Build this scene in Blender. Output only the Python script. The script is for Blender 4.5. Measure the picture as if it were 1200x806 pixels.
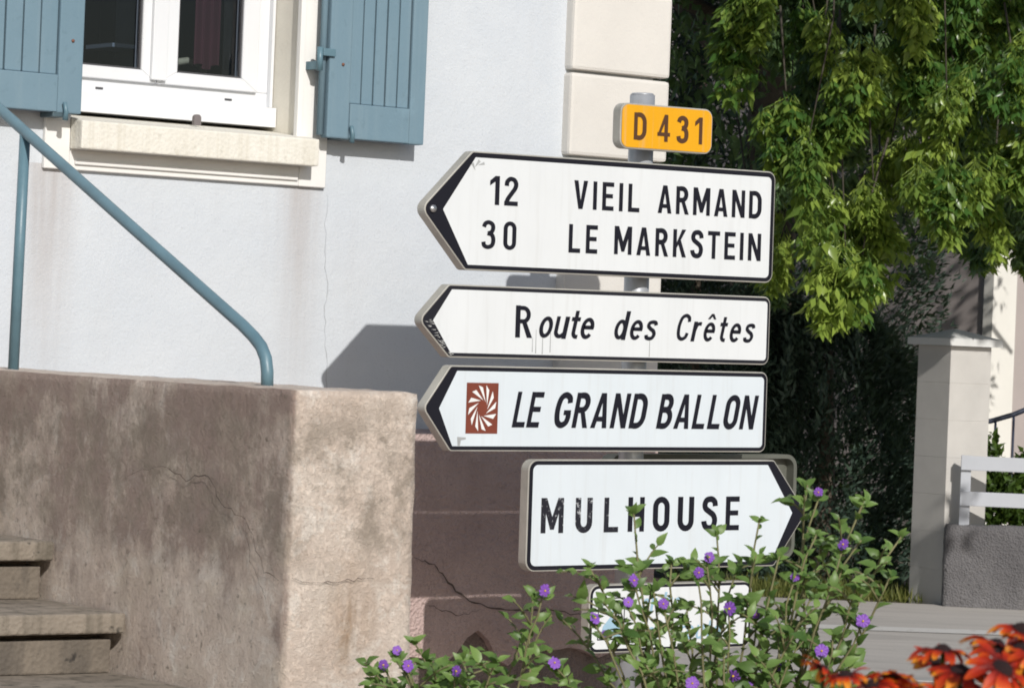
import bpy, bmesh, math, random
import numpy as np
from mathutils import Vector, Matrix, noise, Euler

# ------------------------------------------------------------------ frame
# World axes: X runs along the house front, Y into the house, Z up.
# House front face is y = 0, the pavement is z = 0.  Units are metres.
for o in list(bpy.data.objects):
    bpy.data.objects.remove(o)
scene = bpy.context.scene
col = scene.collection
TH = math.radians(36.7)
CAM = Vector((-7.801, -10.531, 1.6))

# ---- camera
cam_d = bpy.data.cameras.new("camera")
cam_d.sensor_fit = 'HORIZONTAL'
cam_d.sensor_width = 36.0
cam_d.lens = 36.0 * 3950.0 / 1200.0
cam_d.clip_start = 0.1
cam_d.clip_end = 600.0
cam = bpy.data.objects.new("camera", cam_d)
col.objects.link(cam)
cam.matrix_world = Matrix.Translation(CAM) @ (Matrix.Rotation(-TH, 4, 'Z') @ Matrix.Rotation(math.radians(90), 4, 'X') @ Matrix.Rotation(math.radians(2.3), 4, 'Z'))
scene.camera = cam
cam_d.dof.use_dof = True
cam_d.dof.focus_distance = 12.4
cam_d.dof.aperture_fstop = 17.0

# ---- sun and sky
LIGHT = Vector((0.30, 1.0, -0.60)).normalized()
TO_SUN = -LIGHT
ELEV = math.asin(TO_SUN.z)
world = bpy.data.worlds.new("World")
scene.world = world
world.use_nodes = True
wn = world.node_tree
wn.nodes.clear()
sky = wn.nodes.new('ShaderNodeTexSky')
sky.sky_type = 'NISHITA'
sky.sun_disc = False
sky.sun_elevation = ELEV
sky.sun_rotation = math.atan2(TO_SUN.x, TO_SUN.y)
sky.air_density = 1.0
sky.dust_density = 1.2
sky.ozone_density = 1.0
bg = wn.nodes.new('ShaderNodeBackground')
bg.inputs['Strength'].default_value = 0.103
out = wn.nodes.new('ShaderNodeOutputWorld')
wn.links.new(sky.outputs[0], bg.inputs['Color'])
wn.links.new(bg.outputs[0], out.inputs['Surface'])
sun_d = bpy.data.lights.new("sun", 'SUN')
sun_d.energy = 4.2
sun_d.angle = math.radians(0.53)
sun_d.color = (1.0, 0.965, 0.915)
sun = bpy.data.objects.new("sun", sun_d)
sun.rotation_euler = LIGHT.to_track_quat('-Z', 'Y').to_euler()
sun.location = (0, -20, 20)
col.objects.link(sun)

# ---- exposure
scene.view_settings.view_transform = 'Standard'
scene.view_settings.look = 'None'
scene.view_settings.exposure = -0.29
scene.view_settings.gamma = 1.0
scene.view_settings.use_curve_mapping = False
scene.render.resolution_x = 1024
scene.render.resolution_y = 687
scene.render.engine = 'CYCLES'
scene.cycles.filter_width = 1.8

rng = random.Random(11)
nrng = np.random.default_rng(5)
PI = math.pi

# ------------------------------------------------------------------ helpers
def tag(o, label=None, cat=None, group=None, kind=None):
    if label: o['label'] = label
    if cat: o['category'] = cat
    if group: o['group'] = group
    if kind: o['kind'] = kind
    return o

def empty(name, loc=(0, 0, 0), rot=(0, 0, 0)):
    o = bpy.data.objects.new(name, None)
    o.empty_display_size = 0.1
    o.location = loc
    o.rotation_euler = rot
    col.objects.link(o)
    return o

def link(name, mesh, parent=None, loc=(0, 0, 0), rot=(0, 0, 0), scale=None):
    o = bpy.data.objects.new(name, mesh)
    col.objects.link(o)
    o.location = loc
    o.rotation_euler = rot
    if scale: o.scale = scale
    if parent: o.parent = parent
    return o

def yonder(X, Y, Z=0.0):
    """A point X metres right of and Y metres ahead of where the photographer stands."""
    return Vector((CAM.x + X * math.cos(TH) + Y * math.sin(TH), CAM.y - X * math.sin(TH) + Y * math.cos(TH), Z))

class MB:
    def __init__(self):
        self.v = []; self.f = []; self.smooth = False
    def add(self, vs, fs):
        n = len(self.v)
        self.v += [tuple(p) for p in vs]
        self.f += [tuple(i + n for i in f) for f in fs]
        return self
    def box(self, x0, x1, y0, y1, z0, z1):
        vs = [(x, y, z) for z in (z0, z1) for y in (y0, y1) for x in (x0, x1)]
        return self.add(vs, [(0, 2, 3, 1), (4, 5, 7, 6), (0, 1, 5, 4), (2, 6, 7, 3), (0, 4, 6, 2), (1, 3, 7, 5)])
    def prism(self, outline, y0, y1):
        """outline of (x, z), counter-clockwise seen from -Y, from y0 (front) to y1 (back)"""
        n = len(outline)
        vs = [(x, y0, z) for x, z in outline] + [(x, y1, z) for x, z in outline]
        fs = [tuple(range(n)), tuple(range(2 * n - 1, n - 1, -1))]
        fs += [(i, i + n, (i + 1) % n + n, (i + 1) % n) for i in range(n)]
        return self.add(vs, fs)
    def sheet(self, outline, y):
        return self.add([(x, y, z) for x, z in outline], [tuple(range(len(outline)))])
    def tube(self, pts, r, seg=10, r1=None, cap=True):
        pts = [Vector(p) for p in pts]
        n = len(pts)
        rings = []
        ref = None
        for i, p in enumerate(pts):
            d = (pts[min(i + 1, n - 1)] - pts[max(i - 1, 0)])
            d = d.normalized() if d.length > 1e-9 else Vector((0, 0, 1))
            if ref is None:
                a = Vector((0, 0, 1)) if abs(d.z) < 0.9 else Vector((1, 0, 0))
                ref = (a - d * a.dot(d)).normalized()
            else:
                ref = (ref - d * ref.dot(d))
                ref = ref.normalized() if ref.length > 1e-6 else Vector((1, 0, 0))
            b = d.cross(ref)
            rr = r if r1 is None else r + (r1 - r) * i / max(1, n - 1)
            rings.append([p + (ref * math.cos(2 * PI * k / seg) + b * math.sin(2 * PI * k / seg)) * rr for k in range(seg)])
        vs = [q for ring in rings for q in ring]
        fs = []
        for i in range(n - 1):
            for k in range(seg):
                a, b2 = i * seg + k, i * seg + (k + 1) % seg
                fs.append((a, b2, b2 + seg, a + seg))
        if cap:
            fs.append(tuple(range(seg - 1, -1, -1)))
            fs.append(tuple(range((n - 1) * seg, n * seg)))
        self.smooth = True
        return self.add(vs, fs)
    def mesh(self, name, mat, smooth=None):
        me = bpy.data.meshes.new(name)
        me.from_pydata(self.v, [], self.f)
        if mat: me.materials.append(mat)
        if self.smooth if smooth is None else smooth:
            me.polygons.foreach_set('use_smooth', [True] * len(me.polygons))
        me.update()
        return me
    def build(self, name, mat, parent=None, loc=(0, 0, 0), rot=(0, 0, 0), bevel=0.0, seg=2, smooth=None):
        me = self.mesh(name, mat, smooth)
        if bevel > 0:
            bm = bmesh.new(); bm.from_mesh(me)
            bmesh.ops.recalc_face_normals(bm, faces=bm.faces)
            eds = [e for e in bm.edges if len(e.link_faces) == 2 and e.calc_face_angle(0) > 0.5]
            bmesh.ops.bevel(bm, geom=eds, offset=bevel, segments=seg, profile=0.6, affect='EDGES', clamp_overlap=True)
            bm.to_mesh(me); bm.free()
        return link(name, me, parent, loc, rot)

def rounded(pts, radii, seg=6):
    """round the corners of a (x, z) polygon"""
    n = len(pts); res = []
    if not isinstance(radii, (list, tuple)): radii = [radii] * n
    for i in range(n):
        p = Vector(pts[i]); a = Vector(pts[i - 1]); b = Vector(pts[(i + 1) % n])
        r = radii[i]
        da = (a - p).normalized(); db = (b - p).normalized()
        ang = da.angle(db)
        t = r / math.tan(ang / 2)
        t = min(t, (a - p).length * 0.45, (b - p).length * 0.45)
        r = t * math.tan(ang / 2)
        c = p + (da + db).normalized() * (r / math.sin(ang / 2))
        s = p + da * t; e = p + db * t
        v0 = s - c; v1 = e - c
        a0 = math.atan2(v0.y, v0.x); a1 = math.atan2(v1.y, v1.x)
        d = (a1 - a0 + PI) % (2 * PI) - PI
        for k in range(seg + 1):
            q = a0 + d * k / seg
            res.append((c.x + r * math.cos(q), c.y + r * math.sin(q)))
    return res

def inset(pts, d):
    n = len(pts); res = []
    for i in range(n):
        p = Vector(pts[i]); a = Vector(pts[i - 1]); b = Vector(pts[(i + 1) % n])
        e0 = (p - a).normalized(); e1 = (b - p).normalized()
        n0 = Vector((-e0.y, e0.x)); n1 = Vector((-e1.y, e1.x))
        m = (n0 + n1)
        m = m / max(0.2, m.length_squared) * 2
        res.append(tuple(p + m * d))
    return res

# ------------------------------------------------------------------ materials
def new_mat(name):
    m = bpy.data.materials.new(name)
    m.use_nodes = True
    nt = m.node_tree
    b = nt.nodes['Principled BSDF']
    return m, nt, b

def N(nt, t, **kw):
    n = nt.nodes.new(t)
    for k, v in kw.items():
        if k in n.inputs: n.inputs[k].default_value = v
        else: setattr(n, k, v)
    return n

def ramp(nt, src, stops):
    r = nt.nodes.new('ShaderNodeValToRGB')
    el = r.color_ramp.elements
    while len(el) > len(stops): el.remove(el[-1])
    while len(el) < len(stops): el.new(0.5)
    for e, (p, c) in zip(el, stops):
        e.position = p
        e.color = (c[0], c[1], c[2], 1) if not isinstance(c, (int, float)) else (c, c, c, 1)
    nt.links.new(src, r.inputs['Fac'])
    return r.outputs['Color']

def mixc(nt, fac, a, b, mode='MIX'):
    m = nt.nodes.new('ShaderNodeMix')
    m.data_type = 'RGBA'; m.blend_type = mode
    def put(sock, v):
        if isinstance(v, (tuple, list)): sock.default_value = (v[0], v[1], v[2], 1)
        elif isinstance(v, (int, float)): sock.default_value = v
        else: nt.links.new(v, sock)
    put(m.inputs[0], fac); put(m.inputs[6], a); put(m.inputs[7], b)
    return m.outputs[2]

def math_n(nt, op, a, b=0.0, c=None):
    m = nt.nodes.new('ShaderNodeMath'); m.operation = op
    for i, v in enumerate((a, b) if c is None else (a, b, c)):
        if isinstance(v, (int, float)): m.inputs[i].default_value = v
        else: nt.links.new(v, m.inputs[i])
    return m.outputs[0]

def coords(nt, scale=(1, 1, 1), kind='Object', loc=(0, 0, 0)):
    tc = nt.nodes.new('ShaderNodeTexCoord')
    mp = nt.nodes.new('ShaderNodeMapping')
    mp.inputs['Scale'].default_value = scale
    mp.inputs['Location'].default_value = loc
    nt.links.new(tc.outputs[kind], mp.inputs['Vector'])
    return mp.outputs[0]

def noise_t(nt, vec, scale, detail=5, rough=0.6, dist=0.0):
    n = nt.nodes.new('ShaderNodeTexNoise')
    n.inputs['Scale'].default_value = scale
    n.inputs['Detail'].default_value = detail
    n.inputs['Roughness'].default_value = rough
    n.inputs['Distortion'].default_value = dist
    nt.links.new(vec, n.inputs['Vector'])
    return n.outputs[0]

def bump(nt, bsdf, height, strength=0.5, dist=0.01):
    b = nt.nodes.new('ShaderNodeBump')
    b.inputs['Strength'].default_value = strength
    b.inputs['Distance'].default_value = dist
    nt.links.new(height, b.inputs['Height'])
    nt.links.new(b.outputs[0], bsdf.inputs['Normal'])

def simple(name, colr, rough=0.5, var=0.1, scale=6.0, bump_s=0.0, bump_scale=60.0, metal=0.0, bump_d=0.003):
    m, nt, b = new_mat(name)
    v = coords(nt)
    n1 = noise_t(nt, v, scale, 6)
    lo = tuple(c * (1 - var) for c in colr); hi = tuple(min(1, c * (1 + var)) for c in colr)
    nt.links.new(ramp(nt, n1, [(0.3, lo), (0.7, hi)]), b.inputs['Base Color'])
    b.inputs['Roughness'].default_value = rough
    b.inputs['Metallic'].default_value = metal
    if bump_s: bump(nt, b, noise_t(nt, v, bump_scale, 4), bump_s, bump_d)
    return m

def band(nt, sock, centre, half, soft):
    """1 inside |s - centre| < half, fading over soft"""
    d = math_n(nt, 'ABSOLUTE', math_n(nt, 'SUBTRACT', sock, centre))
    mr = nt.nodes.new('ShaderNodeMapRange')
    mr.inputs['From Min'].default_value = half + soft
    mr.inputs['From Max'].default_value = half
    nt.links.new(d, mr.inputs['Value'])
    return mr.outputs[0]

def render_blue():
    m, nt, b = new_mat('pale_blue_render')
    v = coords(nt)
    n1 = noise_t(nt, v, 2.2, 6, 0.65)
    base = ramp(nt, n1, [(0.3, (0.565, 0.605, 0.65)), (0.7, (0.625, 0.657, 0.69))])
    sp = nt.nodes.new('ShaderNodeSeparateXYZ'); nt.links.new(v, sp.inputs[0])
    # rust-coloured runs below the ends of the window sill
    vs = coords(nt, (22, 1, 1.2))
    ns = noise_t(nt, vs, 1.5, 5)
    a = math_n(nt, 'MAXIMUM', band(nt, sp.outputs[0], -0.955, 0.02, 0.10), band(nt, sp.outputs[0], -2.02, 0.03, 0.12))
    mr = nt.nodes.new('ShaderNodeMapRange')
    mr.inputs['From Min'].default_value = 1.2; mr.inputs['From Max'].default_value = 2.16
    nt.links.new(sp.outputs[2], mr.inputs['Value'])
    below = math_n(nt, 'LESS_THAN', sp.outputs[2], 2.17)
    a = math_n(nt, 'MULTIPLY', math_n(nt, 'MULTIPLY', a, mr.outputs[0]), below)
    a = math_n(nt, 'MULTIPLY', a, math_n(nt, 'MULTIPLY', ns, 1.15))
    c1 = mixc(nt, a, base, (0.40, 0.36, 0.34))
    n3 = noise_t(nt, coords(nt, (6, 6, 0.7)), 1.3, 5)
    c2 = mixc(nt, ramp(nt, n3, [(0.55, 0.0), (0.8, 0.22)]), c1, (0.52, 0.52, 0.53))
    n9 = noise_t(nt, v, 0.9, 7, 0.65, 0.4)
    c2 = mixc(nt, ramp(nt, n9, [(0.48, 0.0), (0.72, 0.35)]), c2, (0.55, 0.575, 0.60))
    n10 = noise_t(nt, v, 130, 2, 0.5)
    c2 = mixc(nt, ramp(nt, n10, [(0.60, 0.0), (0.72, 0.4)]), c2, (0.42, 0.44, 0.47))
    nt.links.new(c2, b.inputs['Base Color'])
    b.inputs['Roughness'].default_value = 0.92
    h = math_n(nt, 'ADD', math_n(nt, 'MULTIPLY', noise_t(nt, v, 90, 4, 0.7), 0.7), noise_t(nt, v, 14, 3))
    bump(nt, b, h, 0.5, 0.007)
    return m

def roughcast(name, lo, hi, stain, stain_amt=0.7, bs=0.8, grime=(0.10, 0.085, 0.07), streak=5.0, grime_amt=0.9):
    """old cement render, streaked and blotched"""
    m, nt, b = new_mat(name)
    v = coords(nt)
    n1 = noise_t(nt, v, 3.0, 8, 0.65)
    base = ramp(nt, n1, [(0.32, lo), (0.68, hi)])
    n2 = noise_t(nt, coords(nt, (streak, streak, 0.8)), 1.6, 7, 0.6, 0.4)
    c1 = mixc(nt, ramp(nt, n2, [(0.48, 0.0), (0.68, stain_amt)]), base, stain)
    n3 = noise_t(nt, v, 9.0, 5, 0.7, 0.6)
    c2 = mixc(nt, ramp(nt, n3, [(0.60, 0.0), (0.74, grime_amt * 0.6)]), c1, grime)
    n4 = noise_t(nt, v, 26.0, 3, 0.5)
    c3 = mixc(nt, ramp(nt, n4, [(0.64, 0.0), (0.71, grime_amt)]), c2, grime)
    n6 = noise_t(nt, v, 5.0, 6, 0.7)
    c4 = mixc(nt, ramp(nt, n6, [(0.60, 0.0), (0.72, 0.35)]), c3, tuple(min(1, h * 1.35) for h in hi))
    nt.links.new(c4, b.inputs['Base Color'])
    b.inputs['Roughness'].default_value = 0.95
    vo = nt.nodes.new('ShaderNodeTexVoronoi'); vo.inputs['Scale'].default_value = 75
    nt.links.new(v, vo.inputs['Vector'])
    h = math_n(nt, 'ADD', math_n(nt, 'MULTIPLY', vo.outputs[0], 0.8), math_n(nt, 'MULTIPLY', noise_t(nt, v, 45, 6, 0.7), 1.2))
    bump(nt, b, h, bs, 0.012)
    return m

def leaf_mat(name, dark, light, trans=0.35, rough=0.45, scale=3.0, per_object=True):
    m, nt, b = new_mat(name)
    geo = nt.nodes.new('ShaderNodeNewGeometry')
    n1 = noise_t(nt, geo.outputs['Position'], scale, 4, 0.75)
    isl = geo.outputs['Random Per Island']
    f = math_n(nt, 'ADD', math_n(nt, 'MULTIPLY', n1, 0.55), math_n(nt, 'MULTIPLY', isl, 0.35))
    if per_object:
        oi = nt.nodes.new('ShaderNodeObjectInfo')
        f = math_n(nt, 'ADD', f, math_n(nt, 'MULTIPLY', math_n(nt, 'SUBTRACT', oi.outputs['Random'], 0.5), 0.5))
    c = ramp(nt, f, [(0.22, dark), (0.72, light)])
    nt.links.new(c, b.inputs['Base Color'])
    b.inputs['Roughness'].default_value = rough
    b.inputs['Specular IOR Level'].default_value = 0.4
    tr = nt.nodes.new('ShaderNodeBsdfTranslucent')
    nt.links.new(mixc(nt, 0.5, c, (0.30, 0.42, 0.03)), tr.inputs['Color'])
    mx = nt.nodes.new('ShaderNodeMixShader'); mx.inputs[0].default_value = trans
    nt.links.new(b.outputs[0], mx.inputs[1]); nt.links.new(tr.outputs[0], mx.inputs[2])
    nt.links.new(mx.outputs[0], nt.nodes['Material Output'].inputs['Surface'])
    return m

def glass_mat():
    m, nt, b = new_mat('window_glass')
    nt.nodes.remove(b)
    gl = nt.nodes.new('ShaderNodeBsdfGlossy'); gl.inputs['Roughness'].default_value = 0.01
    gl.inputs['Color'].default_value = (0.95, 0.97, 1, 1)
    tp = nt.nodes.new('ShaderNodeBsdfTransparent'); tp.inputs['Color'].default_value = (0.70, 0.77, 0.86, 1)
    fr = nt.nodes.new('ShaderNodeFresnel'); fr.inputs['IOR'].default_value = 1.5
    mx = nt.nodes.new('ShaderNodeMixShader')
    nt.links.new(fr.outputs[0], mx.inputs[0]); nt.links.new(tp.outputs[0], mx.inputs[1]); nt.links.new(gl.outputs[0], mx.inputs[2])
    nt.links.new(mx.outputs[0], nt.nodes['Material Output'].inputs['Surface'])
    return m

def worn_print(name, ink, under, wear=0.62, rough=0.45, scale=38.0):
    m, nt, b = new_mat(name)
    v = coords(nt)
    n1 = noise_t(nt, v, scale, 6, 0.75, 0.3)
    n2 = noise_t(nt, v, 3.0, 2)
    f = math_n(nt, 'ADD', math_n(nt, 'MULTIPLY', n1, 0.7), math_n(nt, 'MULTIPLY', n2, 0.3))
    nt.links.new(mixc(nt, ramp(nt, f, [(wear, 0.0), (wear + 0.05, 0.8)]), ink, under), b.inputs['Base Color'])
    b.inputs['Roughness'].default_value = rough
    b.inputs['Specular IOR Level'].default_value = 0.2
    return m

def sign_face(name, colr):
    m, nt, b = new_mat(name)
    v = coords(nt)
    n1 = noise_t(nt, coords(nt, (2, 2, 1)), 2.5, 6, 0.6)
    c1 = ramp(nt, n1, [(0.35, tuple(c * 0.95 for c in colr)), (0.65, colr)])
    n2 = noise_t(nt, v, 22, 7, 0.75)
    c2 = mixc(nt, ramp(nt, n2, [(0.66, 0.0), (0.78, 0.5)]), c1, (0.42, 0.42, 0.42))
    n3 = noise_t(nt, coords(nt, (26, 1, 1.4)), 1.3, 4)
    c3 = mixc(nt, ramp(nt, n3, [(0.52, 0.0), (0.80, 0.30)]), c2, (0.50, 0.50, 0.48))
    nt.links.new(c3, b.inputs['Base Color'])
    b.inputs['Roughness'].default_value = 0.38
    return m

def flank_mat():
    m, nt, b = new_mat('flank_wall_render')
    v = coords(nt)
    sp = nt.nodes.new('ShaderNodeSeparateXYZ'); nt.links.new(v, sp.inputs[0])
    n1 = noise_t(nt, v, 4.0, 9, 0.7)
    c = ramp(nt, n1, [(0.30, (0.60, 0.485, 0.40)), (0.50, (0.71, 0.60, 0.51)), (0.70, (0.77, 0.68, 0.59))])
    # pale lime bloom and sand grains
    n6 = noise_t(nt, v, 11.0, 8, 0.75, 0.5)
    c = mixc(nt, ramp(nt, n6, [(0.53, 0.0), (0.61, 0.75)]), c, (0.82, 0.75, 0.67))
    n7 = noise_t(nt, v, 95.0, 3, 0.6)
    c = mixc(nt, ramp(nt, n7, [(0.57, 0.0), (0.68, 0.5)]), c, (0.40, 0.30, 0.23))
    # dirt that has run down from the top of the stair side
    left = nt.nodes.new('ShaderNodeMapRange')
    left.inputs['From Min'].default_value = -3.144; left.inputs['From Max'].default_value = -3.154
    nt.links.new(sp.outputs[0], left.inputs['Value'])
    n2 = noise_t(nt, coords(nt, (2.0, 2.0, 1.6)), 2.1, 12, 0.68, 0.15)
    n2b = noise_t(nt, coords(nt, (6, 6, 1.6)), 2.2, 7, 0.65)
    top = nt.nodes.new('ShaderNodeMapRange')
    top.inputs['From Min'].default_value = 0.72; top.inputs['From Max'].default_value = 1.46
    nt.links.new(sp.outputs[2], top.inputs['Value'])
    f = math_n(nt, 'ADD', math_n(nt, 'ADD', math_n(nt, 'MULTIPLY', n2, 0.75), math_n(nt, 'MULTIPLY', n2b, 0.25)), math_n(nt, 'MULTIPLY', top.outputs[0], 0.17))
    f = math_n(nt, 'MULTIPLY', ramp(nt, f, [(0.48, 0.0), (0.56, 0.30), (0.63, 0.78), (0.8, 0.92)]), left.outputs[0])
    c = mixc(nt, f, c, (0.29, 0.21, 0.18))
    # yellowish lichen film in the dirt, brightened in place of missing bounce light
    n8 = noise_t(nt, v, 6.0, 6, 0.6)
    c = mixc(nt, math_n(nt, 'MULTIPLY', ramp(nt, n8, [(0.52, 0.0), (0.66, 0.35)]), left.outputs[0]), c, (0.62, 0.54, 0.43))
    # black algae spots, mostly on the stair side
    n4 = noise_t(nt, v, 36.0, 5, 0.6)
    g = math_n(nt, 'MULTIPLY', ramp(nt, n4, [(0.61, 0.0), (0.70, 0.7)]), math_n(nt, 'ADD', math_n(nt, 'MULTIPLY', left.outputs[0], 0.8), 0.08))
    c = mixc(nt, g, c, (0.16, 0.13, 0.10))
    # rusty brown run on the street face
    run = math_n(nt, 'MULTIPLY', band(nt, sp.outputs[0], -2.97, 0.01, 0.10), band(nt, sp.outputs[2], 0.88, 0.03, 0.16))
    n5 = noise_t(nt, coords(nt, (9, 9, 2)), 2.0, 5)
    c = mixc(nt, math_n(nt, 'MULTIPLY', run, ramp(nt, n5, [(0.35, 0.2), (0.65, 0.9)])), c, (0.33, 0.21, 0.12))
    # grey weathering under the top of the street face
    wt = math_n(nt, 'MULTIPLY', band(nt, sp.outputs[2], 1.22, 0.12, 0.14), ramp(nt, noise_t(nt, v, 9.0, 9, 0.75), [(0.44, 0.0), (0.58, 0.75)]))
    c = mixc(nt, wt, c, (0.30, 0.25, 0.20))
    nt.links.new(c, b.inputs['Base Color'])
    b.inputs['Roughness'].default_value = 0.97
    h = math_n(nt, 'ADD', math_n(nt, 'MULTIPLY', noise_t(nt, v, 170, 4, 0.75), 1.0), math_n(nt, 'MULTIPLY', ramp(nt, noise_t(nt, v, 60, 6, 0.8), [(0.35, 0.0), (0.55, 1.0)]), 0.6))
    bump(nt, b, h, 0.7, 0.008)
    return m
M = {}
M['blue_render'] = render_blue()
M['plinth'] = roughcast('plinth_roughcast', (0.52, 0.39, 0.36), (0.63, 0.485, 0.445), (0.46, 0.34, 0.315), 0.5, 0.9, (0.30, 0.22, 0.20), 4.0, 0.35)
M['flank'] = flank_mat()
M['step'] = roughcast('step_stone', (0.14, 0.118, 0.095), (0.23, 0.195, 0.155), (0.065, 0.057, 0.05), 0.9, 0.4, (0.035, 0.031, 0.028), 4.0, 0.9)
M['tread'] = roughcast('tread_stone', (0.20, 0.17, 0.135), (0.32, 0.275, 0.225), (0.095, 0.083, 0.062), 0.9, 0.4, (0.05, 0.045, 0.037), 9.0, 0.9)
M['quoin'] = simple('quoin_stone', (0.675, 0.65, 0.605), 0.9, 0.05, 3.0, 0.5, 110)
M['trim'] = simple('white_trim', (0.80, 0.79, 0.76), 0.85, 0.05, 3.0, 0.25, 60)
M['reveal'] = simple('cream_reveal', (0.72, 0.685, 0.60), 0.9, 0.06, 5.0, 0.5, 70)
M['sill'] = roughcast('sill_stone', (0.72, 0.69, 0.61), (0.80, 0.775, 0.70), (0.56, 0.52, 0.42), 0.4, 0.25, (0.38, 0.34, 0.26), 26.0, 0.25)
M['pvc'] = simple('white_window_frame', (0.72, 0.735, 0.755), 0.3, 0.02, 2.0)
M['gasket'] = simple('dark_gasket', (0.06, 0.06, 0.065), 0.6)
M['glass'] = glass_mat()
M['shutter'] = roughcast('teal_shutter_paint', (0.15, 0.238, 0.295), (0.172, 0.262, 0.32), (0.20, 0.285, 0.335), 0.6, 0.05, (0.11, 0.18, 0.215), 14.0, 0.25)
M['iron'] = simple('teal_painted_iron', (0.115, 0.205, 0.25), 0.4, 0.12, 9.0, 0.2, 60)
M['darkiron'] = simple('dark_hinge_iron', (0.07, 0.11, 0.13), 0.5, 0.2, 20)
M['crack'] = simple('crack_shadow', (0.11, 0.085, 0.07), 1.0)
M['hair'] = simple('hairline_crack', (0.40, 0.42, 0.44), 1.0)
M['casing'] = simple('sign_casing', (0.46, 0.445, 0.40), 0.45, 0.18, 5.0, 0.0, 60, 0.25)
M['rim'] = simple('sign_rim', (0.55, 0.55, 0.54), 0.35, 0.1, 8.0, 0.0, 60, 0.4)
M['backplate'] = simple('olive_sign_back', (0.16, 0.165, 0.14), 0.4, 0.15, 5.0, 0.0, 60, 0.3)
M['black'] = worn_print('black_border_film', (0.012, 0.012, 0.018), (0.4, 0.4, 0.4), 0.70)
M['black_worn'] = worn_print('scratched_border_film', (0.018, 0.018, 0.024), (0.5, 0.5, 0.5), 0.63)
M['ink'] = worn_print('black_lettering_film', (0.012, 0.012, 0.019), (0.6, 0.6, 0.6), 0.80)
M['ink_worn'] = worn_print('worn_lettering_film', (0.020, 0.020, 0.027), (0.62, 0.64, 0.66), 0.545, 0.5, 55)
M['white'] = sign_face('white_sign_film', (0.72, 0.745, 0.755))
M['white_cool'] = sign_face('cool_white_sign_film', (0.66, 0.72, 0.76))
M['yellow'] = sign_face('yellow_sign_film', (0.78, 0.375, 0.005))
M['brown_ink'] = simple('brown_lettering', (0.085, 0.035, 0.012), 0.5)
M['emblem'] = simple('brown_emblem_film', (0.185, 0.042, 0.022), 0.5, 0.1, 8)
M['emblem_white'] = simple('white_emblem_film', (0.78, 0.78, 0.76), 0.5)
M['blue_ink'] = simple('blue_lettering', (0.33, 0.50, 0.62), 0.5)
M['scratch'] = simple('scratched_aluminium', (0.50, 0.50, 0.48), 0.5)
M['smudge'] = simple('grey_smudge', (0.35, 0.36, 0.36), 0.7, 0.2, 30)
M['pole'] = simple('galvanised_pole', (0.42, 0.44, 0.47), 0.42, 0.12, 7.0, 0.0, 60, 0.35)
M['bolt'] = simple('steel_bolt', (0.6, 0.6, 0.6), 0.3, 0.1, 5, 0, 60, 0.8)

# ------------------------------------------------------------------ setting
def asphalt():
    m, nt, b = new_mat('worn_asphalt')
    v = coords(nt)
    n1 = noise_t(nt, coords(nt, (0.35, 2.2, 1)), 1.2, 6, 0.6)
    c = ramp(nt, n1, [(0.3, (0.45, 0.42, 0.385)), (0.7, (0.54, 0.50, 0.46))])
    n5 = noise_t(nt, coords(nt, (0.8, 3.0, 1)), 1.1, 7, 0.7, 0.6)
    c = mixc(nt, ramp(nt, n5, [(0.50, 0.0), (0.60, 0.45)]), c, (0.34, 0.315, 0.29))
    n2 = noise_t(nt, v, 60, 3)
    c = mixc(nt, ramp(nt, n2, [(0.5, 0.0), (0.7, 0.3)]), c, (0.28, 0.26, 0.24))
    nt.links.new(c, b.inputs['Base Color'])
    b.inputs['Roughness'].default_value = 0.85
    bump(nt, b, noise_t(nt, v, 120, 3), 0.4, 0.006)
    return m
M['asphalt'] = asphalt()
M['earth'] = simple('dry_earth_ground', (0.17, 0.14, 0.10), 0.95, 0.3, 2.0, 0.5, 30)
M['pave'] = simple('pink_pavement', (0.33, 0.275, 0.24), 0.9, 0.12, 5.0, 0.4, 80)
M['kerb'] = simple('kerb_concrete', (0.40, 0.385, 0.36), 0.9, 0.12, 5.0, 0.4, 50)
M['mark'] = worn_print('worn_road_paint', (0.62, 0.60, 0.57), (0.44, 0.41, 0.38), 0.56, 0.8, 12)

ROADZ = -0.08
ground = MB().add([(-250, -250, -0.10), (250, -250, -0.10), (250, 250, -0.10), (-250, 250, -0.10)], [(0, 1, 2, 3)]).build('ground', M['earth'])
tag(ground, kind='structure')

# the street passes behind the house corner: its direction in the photographer's frame is -3 degrees
RD = math.radians(-3.0)
road_root_rot = -TH + RD
def road_pt(along, across, z):
    X = 1.0 + along * math.cos(RD) - across * math.sin(RD)
    Y = 17.05 + along * math.sin(RD) + across * math.cos(RD)
    return yonder(X, Y, z)
o0 = road_pt(0, 0, ROADZ)
road = MB().add([(-60, 0.0, 0), (60, 0.0, 0), (60, 6.35, 0), (-60, 6.35, 0)], [(0, 1, 2, 3)]).build('road', M['asphalt'], None, o0, (0, 0, road_root_rot))
tag(road, kind='structure')
for dx, dy in ((0.3, 3.75),):
    mk = MB().add([(-8, 0, 0), (12, 0, 0), (12, 0.33, 0), (-8, 0.33, 0)], [(0, 1, 2, 3)]).build('lane_marking', M['mark'], road, (dx, dy, 0.004), (0, 0, math.radians(6)))
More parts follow.
